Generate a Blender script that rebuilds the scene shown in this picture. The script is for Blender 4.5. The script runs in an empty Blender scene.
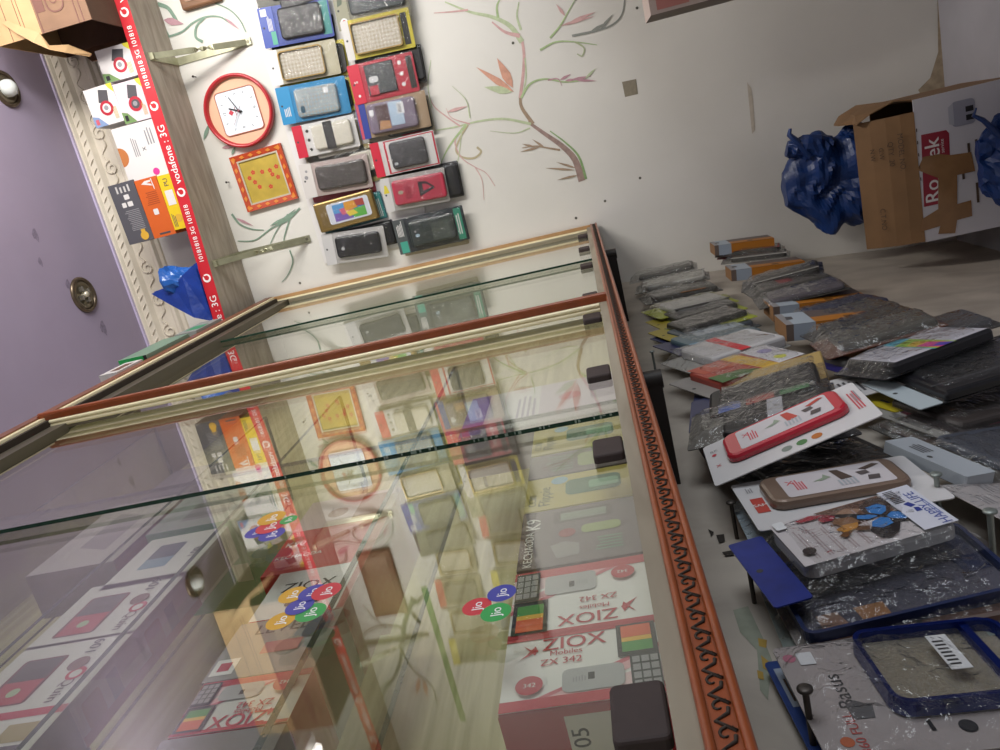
import bpy, bmesh, math, random
from mathutils import Matrix, Vector, noise
random.seed(7)
SC = bpy.context.scene
COL = SC.collection
PI = math.pi

# ------------------------------------------------------------------ camera (recovered from the photo's vanishing points)
FPX = 780.0
CAM_R = ((-0.23058498710332417, 0.08754587961763442, -0.9691059192289223),   # image right in the world
         (-0.9376774866882426, -0.2860916972593479, 0.1972624437577669),      # image down
         (-0.2599836431019851, 0.9541945607271298, 0.1480582506926898))       # view direction
EYE = Vector((0, 0, 1.075))
cam_d = bpy.data.cameras.new('camera'); cam = bpy.data.objects.new('camera', cam_d); COL.objects.link(cam)
cam_d.sensor_width = 36.0; cam_d.lens = 36.0 * FPX / 1000.0; cam_d.clip_start = 0.02
CR, CD, CF = (Vector(v) for v in CAM_R)
m = Matrix.Identity(4)
for i in range(3):
    m[i][0] = CR[i]; m[i][1] = -CD[i]; m[i][2] = -CF[i]; m[i][3] = EYE[i]
cam.matrix_world = m
SC.camera = cam

def ray(px, py):
    return CR * ((px - 500) / FPX) + CD * ((py - 375) / FPX) + CF
def at(px, py, ax, val):
    """the point of the plane <axis> = val that the photograph shows at a pixel"""
    v = ray(px, py); t = (val - EYE[ax]) / v[ax]
    return EYE + v * t
WY = 2.5                                   # the far wall
def onwall(px, py, off=0.0): return at(px, py, 1, WY - off)
def mirrored(px, py):                      # what the glass shows at a pixel, found back on the far wall
    p = at(px, py, 1, WY); return Vector((2 * GX - p.x, WY, p.z))
PX0, PSL = -0.461 - 0.089 * 1.018, 0.089   # counter front: x = PX0 + PSL*z
def onfront(px, py, off):
    v = ray(px, py); c = PX0 + off
    t = (c - (EYE.x - PSL * EYE.z)) / (v.x - PSL * v.z)
    return EYE + v * t
GX = -0.285                                # outer glass panes

# ------------------------------------------------------------------ materials
def lin(h):
    h = h.lstrip('#'); o = []
    for i in (0, 2, 4):
        c = int(h[i:i+2], 16) / 255
        o.append(c / 12.92 if c <= 0.04045 else ((c + 0.055) / 1.055) ** 2.4)
    return (*o, 1)
MATS = {}
def mat(hexc, rough=0.55, metal=0.0, var=0.0, scale=30.0, bump=0.0, bscale=60.0, coat=0.0):
    key = (hexc, rough, metal, var, scale, bump, bscale, coat)
    if key in MATS: return MATS[key]
    M = bpy.data.materials.new('m_' + hexc.strip('#')); M.use_nodes = True
    nt = M.node_tree; b = nt.nodes['Principled BSDF']; c = lin(hexc)
    b.inputs['Base Color'].default_value = c; b.inputs['Roughness'].default_value = rough; b.inputs['Metallic'].default_value = metal
    if coat: b.inputs['Coat Weight'].default_value = coat; b.inputs['Coat Roughness'].default_value = 0.15
    if var or bump:
        tc = nt.nodes.new('ShaderNodeTexCoord')
    if var:
        n = nt.nodes.new('ShaderNodeTexNoise'); n.inputs['Scale'].default_value = scale; n.inputs['Detail'].default_value = 6
        rp = nt.nodes.new('ShaderNodeValToRGB')
        rp.color_ramp.elements[0].position = 0.3; rp.color_ramp.elements[1].position = 0.7
        rp.color_ramp.elements[0].color = tuple(x * (1 - var) for x in c[:3]) + (1,)
        rp.color_ramp.elements[1].color = tuple(min(1, x * (1 + var)) for x in c[:3]) + (1,)
        nt.links.new(tc.outputs['Object'], n.inputs['Vector']); nt.links.new(n.outputs['Fac'], rp.inputs['Fac'])
        nt.links.new(rp.outputs['Color'], b.inputs['Base Color'])
    if bump:
        n2 = nt.nodes.new('ShaderNodeTexNoise'); n2.inputs['Scale'].default_value = bscale; n2.inputs['Detail'].default_value = 4
        bp = nt.nodes.new('ShaderNodeBump'); bp.inputs['Strength'].default_value = bump; bp.inputs['Distance'].default_value = 0.01
        nt.links.new(tc.outputs['Object'], n2.inputs['Vector']); nt.links.new(n2.outputs['Fac'], bp.inputs['Height'])
        nt.links.new(bp.outputs['Normal'], b.inputs['Normal'])
    MATS[key] = M
    return M

def streaks(hexa, hexb, stretch, rough=0.6, scale=6.0):
    """wood grain or dirt streaks: stretched noise between two colours"""
    key = ('st', hexa, hexb, stretch, rough, scale)
    if key in MATS: return MATS[key]
    M = bpy.data.materials.new('m_grain'); M.use_nodes = True
    nt = M.node_tree; b = nt.nodes['Principled BSDF']; b.inputs['Roughness'].default_value = rough
    tc = nt.nodes.new('ShaderNodeTexCoord'); mp = nt.nodes.new('ShaderNodeMapping'); mp.inputs['Scale'].default_value = stretch
    n = nt.nodes.new('ShaderNodeTexNoise'); n.inputs['Scale'].default_value = scale; n.inputs['Detail'].default_value = 8; n.inputs['Distortion'].default_value = 0.6
    rp = nt.nodes.new('ShaderNodeValToRGB'); rp.color_ramp.elements[0].position = 0.35; rp.color_ramp.elements[1].position = 0.65
    rp.color_ramp.elements[0].color = lin(hexa); rp.color_ramp.elements[1].color = lin(hexb)
    nt.links.new(tc.outputs['Object'], mp.inputs['Vector']); nt.links.new(mp.outputs['Vector'], n.inputs['Vector'])
    nt.links.new(n.outputs['Fac'], rp.inputs['Fac']); nt.links.new(rp.outputs['Color'], b.inputs['Base Color'])
    MATS[key] = M
    return M

def clear(name, tint, r0, gloss_rough=0.02, bump=0.0, bscale=40.0, haze=0.0, hazecol='#ffffff', power=5.0):
    """thin clear sheet: see-through with an angle-dependent mirror share (Schlick), the same for every ray"""
    if name in MATS: return MATS[name]
    M = bpy.data.materials.new(name); M.use_nodes = True; nt = M.node_tree
    for n in list(nt.nodes): nt.nodes.remove(n)
    out = nt.nodes.new('ShaderNodeOutputMaterial')
    tr = nt.nodes.new('ShaderNodeBsdfTransparent'); tr.inputs['Color'].default_value = lin(tint)
    gl = nt.nodes.new('ShaderNodeBsdfGlossy'); gl.inputs['Roughness'].default_value = gloss_rough; gl.inputs['Color'].default_value = (1, 1, 1, 1)
    lw = nt.nodes.new('ShaderNodeLayerWeight'); lw.inputs['Blend'].default_value = 0.5
    p = nt.nodes.new('ShaderNodeMath'); p.operation = 'POWER'; p.inputs[1].default_value = power
    ma = nt.nodes.new('ShaderNodeMath'); ma.operation = 'MULTIPLY_ADD'; ma.inputs[1].default_value = 1 - r0; ma.inputs[2].default_value = r0
    nt.links.new(lw.outputs['Facing'], p.inputs[0]); nt.links.new(p.outputs[0], ma.inputs[0])
    mx = nt.nodes.new('ShaderNodeMixShader')
    nt.links.new(ma.outputs[0], mx.inputs['Fac'])
    base = tr
    if haze:
        df = nt.nodes.new('ShaderNodeBsdfDiffuse'); df.inputs['Color'].default_value = lin(hazecol)
        m2 = nt.nodes.new('ShaderNodeMixShader'); m2.inputs['Fac'].default_value = haze
        nt.links.new(tr.outputs[0], m2.inputs[1]); nt.links.new(df.outputs[0], m2.inputs[2]); base = m2
    nt.links.new(base.outputs[0], mx.inputs[1]); nt.links.new(gl.outputs[0], mx.inputs[2])
    if bump:
        tc = nt.nodes.new('ShaderNodeTexCoord')
        n2 = nt.nodes.new('ShaderNodeTexNoise'); n2.inputs['Scale'].default_value = bscale; n2.inputs['Detail'].default_value = 3; n2.inputs['Distortion'].default_value = 1.0
        bp = nt.nodes.new('ShaderNodeBump'); bp.inputs['Strength'].default_value = bump; bp.inputs['Distance'].default_value = 0.01
        nt.links.new(tc.outputs['Object'], n2.inputs['Vector']); nt.links.new(n2.outputs['Fac'], bp.inputs['Height'])
        nt.links.new(bp.outputs['Normal'], gl.inputs['Normal']); nt.links.new(bp.outputs['Normal'], lw.inputs['Normal'])
    nt.links.new(mx.outputs[0], out.inputs['Surface'])
    MATS[name] = M
    return M

GLASS = clear('clear_glass', '#f8faf6', 0.05, 0.003, power=4.0)
POUCH = clear('plastic_pouch', '#f6f6f6', 0.035, 0.09, 0.9, 45.0, 0.015, '#e8e8e8')
POUCH2 = clear('hazy_pouch', '#e8e8e6', 0.06, 0.08, 1.0, 45.0, 0.06, '#c9c8c4')
CLEARCASE = clear('clear_case', '#d8d2c4', 0.08, 0.12, 0.3, 60.0, 0.30, '#cfc8b8')
GEDGE = mat('#1f3a2e', 0.2, 0, 0.3, 80)

# ------------------------------------------------------------------ mesh builder
class MB:
    def __init__(s): s.v = []; s.f = []; s.m = []; s.sm = []; s.mats = []
    def mi(s, M):
        if M not in s.mats: s.mats.append(M)
        return s.mats.index(M)
    def add(s, verts, faces, M, smooth=False, T=None):
        o = len(s.v); k = s.mi(M)
        s.v += [tuple(T @ Vector(p)) if T else tuple(p) for p in verts]
        for f in faces: s.f.append([o + i for i in f]); s.m.append(k); s.sm.append(smooth)
    def box(s, lo, hi, M, T=None, bev=0.0, face_mats=None):
        x0, y0, z0 = lo; x1, y1, z1 = hi
        if bev:
            return s.prism(rrect(x0, y0, x1, y1, bev, 2), z0, z1, M, T=T, bev=min(bev * .6, (z1 - z0) * .3))
        v = [(x0,y0,z0),(x1,y0,z0),(x1,y1,z0),(x0,y1,z0),(x0,y0,z1),(x1,y0,z1),(x1,y1,z1),(x0,y1,z1)]
        F = {'back':(3,2,1,0),'front':(4,5,6,7),'bottom':(0,1,5,4),'right':(1,2,6,5),'top':(2,3,7,6),'left':(3,0,4,7)}
        for k, f in F.items():
            s.add([v[i] for i in f], [(0,1,2,3)], (face_mats or {}).get(k, M), T=T)
    def prism(s, poly, z0, z1, M, T=None, bev=0.0, smooth=False, Mtop=None, caps=True):
        """outline poly (list of xy, counter-clockwise) raised from z0 to z1, with an eased upper edge"""
        n = len(poly); rings = [[(x, y, z0) for x, y in poly], [(x, y, z1 - bev) for x, y in poly]]
        if bev:
            cx = sum(p[0] for p in poly) / n; cy = sum(p[1] for p in poly) / n
            ins = inset(poly, bev * .35); rings.append([(x, y, z1 - bev * .3) for x, y in ins])
            ins = inset(poly, bev); rings.append([(x, y, z1) for x, y in ins])
        V = [p for rg in rings for p in rg]; F = []
        for k in range(len(rings) - 1):
            for i in range(n):
                j = (i + 1) % n; F.append((k*n+i, k*n+j, (k+1)*n+j, (k+1)*n+i))
        s.add(V, F, M, smooth, T)
        if caps:
            s.add(rings[-1], [tuple(range(n))], Mtop or M, False, T)
            s.add(rings[0], [tuple(reversed(range(n)))], M, False, T)
    def ring(s, outer, inner, z0, z1, M, T=None):
        n = len(outer)
        V = [(x,y,z0) for x,y in outer] + [(x,y,z1) for x,y in outer] + [(x,y,z1) for x,y in inner] + [(x,y,z0) for x,y in inner]
        F = []
        for a in range(4):
            b = (a + 1) % 4
            for i in range(n):
                j = (i+1) % n; F.append((a*n+i, a*n+j, b*n+j, b*n+i))
        s.add(V, F, M, False, T)
    def poly(s, pts, M, T=None): s.add(pts, [tuple(range(len(pts)))], M, False, T)
    def tube(s, pts, rad, M, n=6, T=None, closed=False, smooth=True, flat=None):
        pts = [Vector(p) for p in pts]; N = len(pts); V = []; F = []
        up = Vector((0.13, 0.21, 1)).normalized()
        for i, p in enumerate(pts):
            a = pts[i-1] if (i or closed) else p; b = pts[(i+1) % N] if (i < N-1 or closed) else p
            t = (b - a).normalized(); sd = t.cross(up)
            if sd.length < 1e-4: sd = t.cross(Vector((1, 0, 0)))
            sd.normalize(); q = sd.cross(t).normalized()
            rr = rad[i] if isinstance(rad, (list, tuple)) else rad
            for k in range(n):
                an = 2*PI*k/n; V.append(p + sd*(rr*math.cos(an)) + q*(rr*math.sin(an)*(flat or 1)))
        for i in range(N - (0 if closed else 1)):
            j = (i+1) % N
            for k in range(n):
                l = (k+1) % n; F.append((i*n+k, i*n+l, j*n+l, j*n+k))
        s.add(V, F, M, smooth, T)
        if not closed:
            s.add(V[:n], [tuple(reversed(range(n)))], M, False, T); s.add(V[-n:], [tuple(range(n))], M, False, T)
    def lathe(s, prof, M, n=32, T=None, smooth=True):
        """profile of (radius, z) turned about z"""
        V = []; F = []
        for rr, z in prof:
            for k in range(n): V.append((rr*math.cos(2*PI*k/n), rr*math.sin(2*PI*k/n), z))
        for i in range(len(prof) - 1):
            for k in range(n):
                l = (k+1) % n; F.append((i*n+k, i*n+l, (i+1)*n+l, (i+1)*n+k))
        s.add(V, F, M, smooth, T)
    def disc(s, cx, cy, z, rr, M, n=20, T=None, ry=None):
        s.poly([(cx + rr*math.cos(2*PI*k/n), cy + (ry or rr)*math.sin(2*PI*k/n), z) for k in range(n)], M, T)
    def text(s, txt, cx, cy, z, size, M, rot=0.0, T=None, align='c', sx=1.0, bold=False):
        V, F, w, h = glyphs(txt)
        ca, sa = math.cos(rot), math.sin(rot); out = []
        ox = -w/2 if align == 'c' else 0
        for x, y in V:
            x = (x + ox) * size * sx; y = (y - 0.35) * size
            out.append((cx + x*ca - y*sa, cy + x*sa + y*ca, z))
        s.add(out, F, M, False, T)
        if bold:
            s.add([(x + size*.02*ca, y + size*.02*sa, z_ + 1e-5) for x, y, z_ in out], F, M, False, T)
    def build(s, name, parent=None, loc=None, matrix=None):
        me = bpy.data.meshes.new(name); me.from_pydata(s.v, [], s.f)
        for M in s.mats: me.materials.append(M)
        me.polygons.foreach_set('material_index', s.m); me.polygons.foreach_set('use_smooth', s.sm)
        me.update()
        o = bpy.data.objects.new(name, me); COL.objects.link(o)
        if parent is not None: o.parent = parent
        if matrix is not None: o.matrix_local = matrix
        elif loc is not None: o.location = loc
        return o

_G = {}
def glyphs(txt):
    if txt in _G: return _G[txt]
    cu = bpy.data.curves.new('t', 'FONT'); cu.body = txt; cu.size = 1.0; cu.resolution_u = 3
    ob = bpy.data.objects.new('t', cu); COL.objects.link(ob)
    dg = bpy.context.evaluated_depsgraph_get(); dg.update()
    me = bpy.data.meshes.new_from_object(ob.evaluated_get(dg))
    V = [(p.co.x, p.co.y) for p in me.vertices]; F = [tuple(p.vertices) for p in me.polygons]
    bpy.data.objects.remove(ob); bpy.data.curves.remove(cu); bpy.data.meshes.remove(me)
    w = max([p[0] for p in V] or [0]); h = max([p[1] for p in V] or [0])
    _G[txt] = (V, F, w, h)
    return _G[txt]

def inset(poly, dd):
    n = len(poly); out = []
    for i in range(n):
        a = Vector(poly[i-1]); b = Vector(poly[i]); c = Vector(poly[(i+1) % n])
        e1 = (b - a); e2 = (c - b)
        if e1.length < 1e-9 or e2.length < 1e-9: out.append(tuple(b)); continue
        e1.normalize(); e2.normalize()
        n1 = Vector((-e1.y, e1.x)); n2 = Vector((-e2.y, e2.x)); bi = n1 + n2
        if bi.length < 1e-6: bi = n1
        bi.normalize(); k = max(0.4, bi.dot(n1)); out.append(tuple(b + bi * (dd / k)))
    return out
def rrect(x0, y0, x1, y1, rr, n=4):
    rr = min(rr, (x1-x0)*.49, (y1-y0)*.49); o = []
    for cx, cy, a0 in ((x1-rr, y0+rr, -PI/2), (x1-rr, y1-rr, 0), (x0+rr, y1-rr, PI/2), (x0+rr, y0+rr, PI)):
        for k in range(n+1):
            a = a0 + PI/2*k/n; o.append((cx + rr*math.cos(a), cy + rr*math.sin(a)))
    return o

def tag(o, label, cat, group=None, kind=None):
    if label: o['label'] = label
    if cat: o['category'] = cat
    if group: o['group'] = group
    if kind: o['kind'] = kind
    return o
def thing(name, label, cat, matrix=None, group=None):
    o = bpy.data.objects.new(name, None); COL.objects.link(o); o.empty_display_size = 0.02
    if matrix is not None: o.matrix_world = matrix
    return tag(o, label, cat, group)
def structure(mb, name):
    o = mb.build(name); o['kind'] = 'structure'; return o
def frame(origin, X, Y, Z):
    M = Matrix.Identity(4)
    for i in range(3): M[i][0] = X[i]; M[i][1] = Y[i]; M[i][2] = Z[i]; M[i][3] = origin[i]
    return M
def facing_y(origin, roll=0.0, yaw=0.0):            # front turned to -Y (things on the far wall)
    return Matrix.Translation(origin) @ Matrix(((1,0,0,0),(0,0,-1,0),(0,1,0,0),(0,0,0,1))) @ Matrix.Rotation(yaw, 4, 'Y') @ Matrix.Rotation(roll, 4, 'Z')
def facing_x(origin, roll=0.0, yaw=0.0, lean=0.0):  # front turned to +X (things on the counter front and in the case)
    return Matrix.Translation(origin) @ Matrix(((0,0,1,0),(1,0,0,0),(0,1,0,0),(0,0,0,1))) @ Matrix.Rotation(yaw, 4, 'Y') @ Matrix.Rotation(lean, 4, 'X') @ Matrix.Rotation(roll, 4, 'Z')

# ------------------------------------------------------------------ room shell
CEIL = 2.602
WALLM = mat('#dddad3', 0.7, 0, 0.07, 2.2, 0.05, 25)
XL, XR, YB = -0.56, 2.3, -2.2

def smooth_path(pts, n=6):
    P = [Vector(p) for p in pts]
    if len(P) < 3: return P
    P = [P[0]*2 - P[1]] + P + [P[-1]*2 - P[-2]]; out = []
    for i in range(1, len(P) - 2):
        a, b, c, e = P[i-1], P[i], P[i+1], P[i+2]
        for k in range(n):
            t = k / n
            out.append(0.5*((2*b) + (c-a)*t + (2*a-5*b+4*c-e)*t*t + (3*b-a-3*c+e)*t**3))
    out.append(P[-2]); return out
_rz = [0]
def ribbon(mb, pts, w0, w1, M, n=6):
    """a brush stroke on the far wall through points, tapering from w0 to w1"""
    _rz[0] += 1; y = WY - 0.0008 - 0.00003 * _rz[0]
    P = smooth_path(pts, n); L = len(P); V = []; F = []
    for i, p in enumerate(P):
        t = (P[min(i+1, L-1)] - P[max(i-1, 0)]); s = Vector((t.z, 0, -t.x))
        if s.length < 1e-9: s = Vector((1, 0, 0))
        s.normalize(); w = (w0 + (w1 - w0) * i / (L - 1)) / 2
        V += [(p.x + s.x*w, y, p.z + s.z*w), (p.x - s.x*w, y, p.z - s.z*w)]
    for i in range(L - 1): F.append((2*i, 2*i+1, 2*i+3, 2*i+2))
    mb.add(V, F, M)
def leaf(mb, a, b, w, M):
    _rz[0] += 1; y = WY - 0.0008 - 0.00003 * _rz[0]
    a, b = Vector(a), Vector(b); t = b - a; s = Vector((t.z, 0, -t.x)).normalized(); V = []
    for u, k in ((0, 0), (.2, .7), (.42, 1), (.7, .6), (1, 0)): V.append(a + t*u + s*(k*w/2))
    for u, k in ((.7, .6), (.42, 1), (.2, .7)): V.append(a + t*u - s*(k*w/2))
    mb.poly([(p.x, y, p.z) for p in V], M)
def W2(*px): return [onwall(*p) for p in px]

wall = MB()
wall.box((XL - 0.1, WY, -0.1), (XR + 0.1, WY + 0.1, CEIL + 0.1), WALLM)
# painted tree: pale greens, pinks and a brown trunk
PG, PG2, PP, PB, PO, DG, DP = (mat(c, 0.7, 0, 0.15, 60) for c in ('#b9c4a0', '#a9bd8c', '#cda5a2', '#a08a74', '#cf9a84', '#7d9684', '#b98f98'))
TR, TG = mat('#9a827a', 0.7, 0, 0.2, 60), mat('#86a36d', 0.7, 0, 0.2, 60)
ribbon(wall, W2((582,181),(575,160),(562,146),(545,134),(528,122)), .022, .008, TR)
ribbon(wall, W2((586,179),(579,157),(566,143),(550,131)), .008, .003, TG)
ribbon(wall, W2((533,124),(522,108),(520,97)), .012, .008, PB)
ribbon(wall, W2((520,98),(523,75),(524,55),(522,40)), .009, .008, PP)
ribbon(wall, W2((522,98),(526,78),(525,58)), .004, .004, PG)
ribbon(wall, W2((522,42),(510,26),(492,17),(470,12),(445,2)), .016, .004, PG)
ribbon(wall, W2((520,36),(505,32),(492,22)), .012, .004, PP)
ribbon(wall, W2((521,30),(517,16),(519,2)), .008, .003, PG)
ribbon(wall, W2((498,18),(497,6),(502,-4)), .008, .003, PG2)
ribbon(wall, W2((468,10),(450,12),(434,13)), .006, .002, PP)
ribbon(wall, W2((531,124),(505,119),(480,121),(455,127),(432,131)), .008, .003, PG)
ribbon(wall, W2((468,125),(460,138),(456,150),(462,157),(474,158),(481,152),(477,147)), .005, .007, mat('#b5a98a', 0.7))
ribbon(wall, W2((462,128),(455,142),(462,158),(475,167),(486,173),(495,186)), .004, .002, PP)
ribbon(wall, W2((475,167),(482,180),(484,200)), .003, .0015, PP)
ribbon(wall, W2((466,125),(450,145),(440,165)), .008, .002, PG2)
ribbon(wall, W2((462,130),(458,160),(452,182)), .003, .0015, PG)
ribbon(wall, W2((460,126),(447,117),(434,106),(428,92)), .005, .002, PP)
ribbon(wall, W2((470,124),(452,118),(446,108)), .004, .001, PP)
ribbon(wall, W2((432,108),(428,85),(431,60)), .003, .0015, PG)
ribbon(wall, W2((530,128),(515,133),(490,131)), .004, .001, PG)
ribbon(wall, W2((521,98),(530,84),(545,79),(565,82),(585,80)), .007, .003, PG2)
ribbon(wall, W2((548,80),(558,79),(562,86)), .005, .001, DP)
for a, b in (((565,81),(577,79)), ((575,80),(597,81)), ((570,80),(592,76)), ((560,80),(571,74)), ((585,79),(596,68))): leaf(wall, onwall(*a), onwall(*b), .008, DP if b[1] > 70 else PG)
for a, b, w, c in (((513,88),(497,58),.028,PO), ((514,92),(476,67),.02,PO), ((512,92),(484,87),.022,PG)): leaf(wall, onwall(*a), onwall(*b), w, c)
ribbon(wall, W2((560,150),(548,148),(535,146),(522,148)), .006, .002, PB)
for a, b in (((545,148),(532,139)), ((540,147),(520,152)), ((535,147),(522,144)), ((575,170),(545,168)), ((576,168),(556,162)), ((578,175),(557,180))): leaf(wall, onwall(*a), onwall(*b), .007, PB)
ribbon(wall, W2((540,50),(556,42),(575,42),(597,45)), .006, .002, PG2)
ribbon(wall, W2((575,42),(584,48),(582,56),(577,54)), .005, .003, mat('#aeb692', 0.7))
ribbon(wall, W2((572,36),(595,31),(612,25),(622,14),(625,-5)), .007, .003, mat('#8d9089', 0.7))
ribbon(wall, W2((550,38),(560,26),(568,12),(575,0)), .006, .002, PG2)
for a, b, c in (((560,26),(595,16),PP), ((570,22),(596,12),PP), ((600,30),(613,14),mat('#8d9089', 0.7)), ((590,32),(608,22),mat('#8d9089', 0.7)), ((565,16),(556,4),PP)): leaf(wall, onwall(*a), onwall(*b), .009, c)
leaf(wall, onwall(447,112), onwall(468,106), .01, PP); ribbon(wall, W2((470,118),(466,100),(452,86)), .004, .001, PG)
# sprays painted under the shelf
def spray(pts_list, c): 
    for pts, a, b in pts_list: ribbon(wall, W2(*pts), a, b, c)
spray([(((158,4),(168,8),(174,16),(178,23)), .012, .01), (((168,37),(182,32),(193,23),(206,17),(220,17),(230,23)), .006, .004), (((205,18),(197,26),(196,37),(203,42)), .005, .009), (((215,3),(230,10),(240,20),(246,32)), .004, .003)], DG)
leaf(wall, onwall(164,20), onwall(184,24), .022, DP); leaf(wall, onwall(225,18), onwall(240,30), .008, DP); leaf(wall, onwall(164,30), onwall(170,36), .01, DG)
spray([(((232,214),(240,224),(252,229),(264,230)), .008, .003), (((300,208),(288,220),(272,228),(255,240),(238,241)), .006, .003), (((288,214),(276,232),(268,250)), .004, .002), (((292,212),(285,235),(284,242)), .006, .002), (((290,250),(293,262),(288,275),(282,282)), .005, .002)], DG)
for a, b in (((236,218),(254,226)), ((270,226),(290,215)), ((276,226),(297,208)), ((283,222),(299,209))): leaf(wall, onwall(*a), onwall(*b), .009, DP if b[0] < 255 else DG)
leaf(wall, onwall(204,140), onwall(210,122), .012, DG); leaf(wall, onwall(222,148), onwall(238,145), .012, DP); leaf(wall, onwall(232,155), onwall(236,146), .01, DG)
# the darker painted tree further along the wall (seen in the glass)
def M2(*px): return [mirrored(*p) for p in px]
TD, TD2 = mat('#5d6a52', 0.7, 0, 0.25, 60), mat('#6f6a55', 0.7, 0, 0.25, 60)
ribbon(wall, M2((412,592),(403,618),(401,640),(396,665),(380,690),(370,710)), .02, .005, TD)
ribbon(wall, M2((402,622),(385,620),(368,624),(352,640)), .011, .003, TD2)
ribbon(wall, M2((385,622),(372,612),(362,600)), .005, .002, TD2)
ribbon(wall, M2((400,645),(412,665),(430,680),(436,700)), .006, .002, TD)
ribbon(wall, M2((404,652),(395,632),(382,640)), .005, .002, TD2)
ribbon(wall, M2((392,672),(375,690),(380,720)), .008, .003, TD)
for a, b, c in (((418,672),(415,690),PO), ((422,674),(426,692),PO), ((384,690),(370,702),TD), ((412,600),(424,588),TD), ((410,606),(420,620),TD2), ((360,640),(350,655),TD2), ((384,700),(374,716),TD)): leaf(wall, mirrored(*a), mirrored(*b), .018, c)
# grey-brown paint scar, damp streak near the floor, small holes
sc = mat('#8f8674', 0.8, 0, 0.1, 90)
q = W2((622,82),(636,79),(638,94),(625,97)); wall.poly([(p.x, WY - .0009, p.z) for p in q], sc)
q = W2((937,-20),(942,0),(946,50),(950,92),(941,98),(930,94),(922,97),(918,90),(930,78),(938,52)); wall.poly([(p.x, WY - .0009, p.z) for p in q], mat('#a8977f', 0.85, 0, 0.25, 40))
for p0 in ((576,-1), (605,201), (576,218), (640,178), (513,43), (637,8), (300,283)):
    c = onwall(*p0); wall.disc(0, 0, 0, .004, mat('#5b5850', 0.8), T=facing_y((c.x, WY - .001, c.z)))
q = W2((747,82),(751,88),(753,100),(755,130),(752,134),(749,104)); wall.poly([(p.x, WY - .0009, p.z) for p in q], mat('#c2b8a9', 0.8, 0, 0.1, 50))
structure(wall, 'wall_back')

b = MB(); b.box((XL - .1, YB, CEIL), (XR + .1, WY, CEIL + .1), mat('#a79bb2', 0.75, 0, 0.05, 4))
for px, py, k in ((35, 235, 1), (40, 262, .7), (68, 285, .9), (103, 428 - 100, 1.2)):
    c = at(px, py, 2, CEIL); pts = [(c.x + .018*k*math.cos(a)*(1 + .4*math.sin(3*a)), c.y + .012*k*math.sin(a), CEIL - .0006) for a in (i*.7 for i in range(9))]
    b.poly(pts, mat('#8b8095', 0.8, 0, 0.2, 120))
structure(b, 'ceiling')
b = MB(); b.box((XL - .1, YB, -.1), (XR + .1, WY, 0), mat('#aaa8ae', 0.5, 0, 0.08, 6)); structure(b, 'floor')
b = MB(); b.box((XL - .1, YB, 0), (XL, WY, CEIL), mat('#cfc9bf', 0.75, 0, 0.06, 3)); structure(b, 'wall_left')
b = MB(); b.box((XR, YB, 0), (XR + .1, WY, CEIL), mat('#cfc9bf', 0.75, 0, 0.06, 3)); structure(b, 'wall_right')

# plaster cornice with scrolls
b = MB(); CW = mat('#ded5c4', 0.65, 0, 0.05, 20); CW2 = mat('#cdc4b6', 0.65, 0, 0.06, 30)
prof = [(0, 0), (.052, 0), (.052, -.012), (.044, -.018), (.040, -.040), (.030, -.046), (.024, -.050), (.018, -.100), (.022, -.106), (.022, -.116), (.010, -.122), (.006, -.132), (0, -.135)]
V = []; F = []
for x in (XL, XR):
    for yy, zz in prof: V.append((x, WY - yy, CEIL + zz))
n = len(prof)
for i in range(n - 1): F.append((i, i+1, n+i+1, n+i))
b.add(V, F, CW); b.box((XL, WY - .062, CEIL - .006), (XR, WY - .052, CEIL), mat('#c9bedb', 0.6))
x = XL + .03
while x < 1.3:                                         # egg-and-leaf row, and running S scrolls below
    b.tube([(x, WY - .045, CEIL - .022), (x + .012, WY - .046, CEIL - .030), (x + .02, WY - .042, CEIL - .038)], [.001, .0028, .001], CW, 5)
    x += .03
x = XL + .05
while x < 1.3:
    pts = []
    for k in range(15):
        a = k * .55; rr = .024 - .0013 * k; pts.append((x + rr*math.cos(a), WY - .024, CEIL - .076 + rr*math.sin(a)))
    b.tube(pts, [.0038 - .00012*k for k in range(15)], CW, 5)
    b.tube(smooth_path([(x + .022, WY - .024, CEIL - .074), (x + .045, WY - .024, CEIL - .060), (x + .07, WY - .024, CEIL - .082), (x + .088, WY - .024, CEIL - .08)], 3), .003, CW, 5)
    x += .11
structure(b, 'trim_1')

# recessed downlights
BR = mat('#6a5d4d', 0.35, 0.7, 0.2, 60); SV = mat('#b9b6ac', 0.25, 0.8)
def downlight(px, py, rx, label, globe):
    c = at(px, py, 2, CEIL)
    t = thing('downlight', label, 'ceiling light', Matrix.Translation((c.x, c.y, CEIL)) @ Matrix.Rotation(PI, 4, 'X'), 'ceiling downlights')
    a = MB(); a.lathe([(rx, 0), (rx, .004), (rx*.93, .009), (rx*.84, .008), (rx*.8, .003), (rx*.78, .0005)], BR, 40); a.build('rim', t)
    a = MB(); a.lathe([(rx*.78, .001), (rx*.7, .006), (rx*.6, .004), (rx*.58, .001), (.0005, .001)], mat('#857b66', 0.3, 0.6) , 40); a.build('reflector', t)
    a = MB()
    if globe: a.lathe([(rx*.45, .001), (rx*.47, .012), (rx*.4, .024), (rx*.22, .032), (.0003, .034)], mat('#d8dcda', 0.25, 0, 0, 30, 0, 60, 0.5), 28); a.build('globe', t)
    else:
        for k in range(4):
            an = k*PI/2 + .4; a.box((rx*.12*math.cos(an) + rx*.22*math.cos(an) - .006, rx*.34*math.sin(an) - .004, .001), (rx*.34*math.cos(an) + .008, rx*.34*math.sin(an) + .006, .012), SV)
        a.lathe([(rx*.16, .001), (rx*.16, .014), (rx*.1, .018), (.0003, .018)], mat('#d9d2bd', 0.3, 0.3), 20); a.build('lamp_holder', t)
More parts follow.
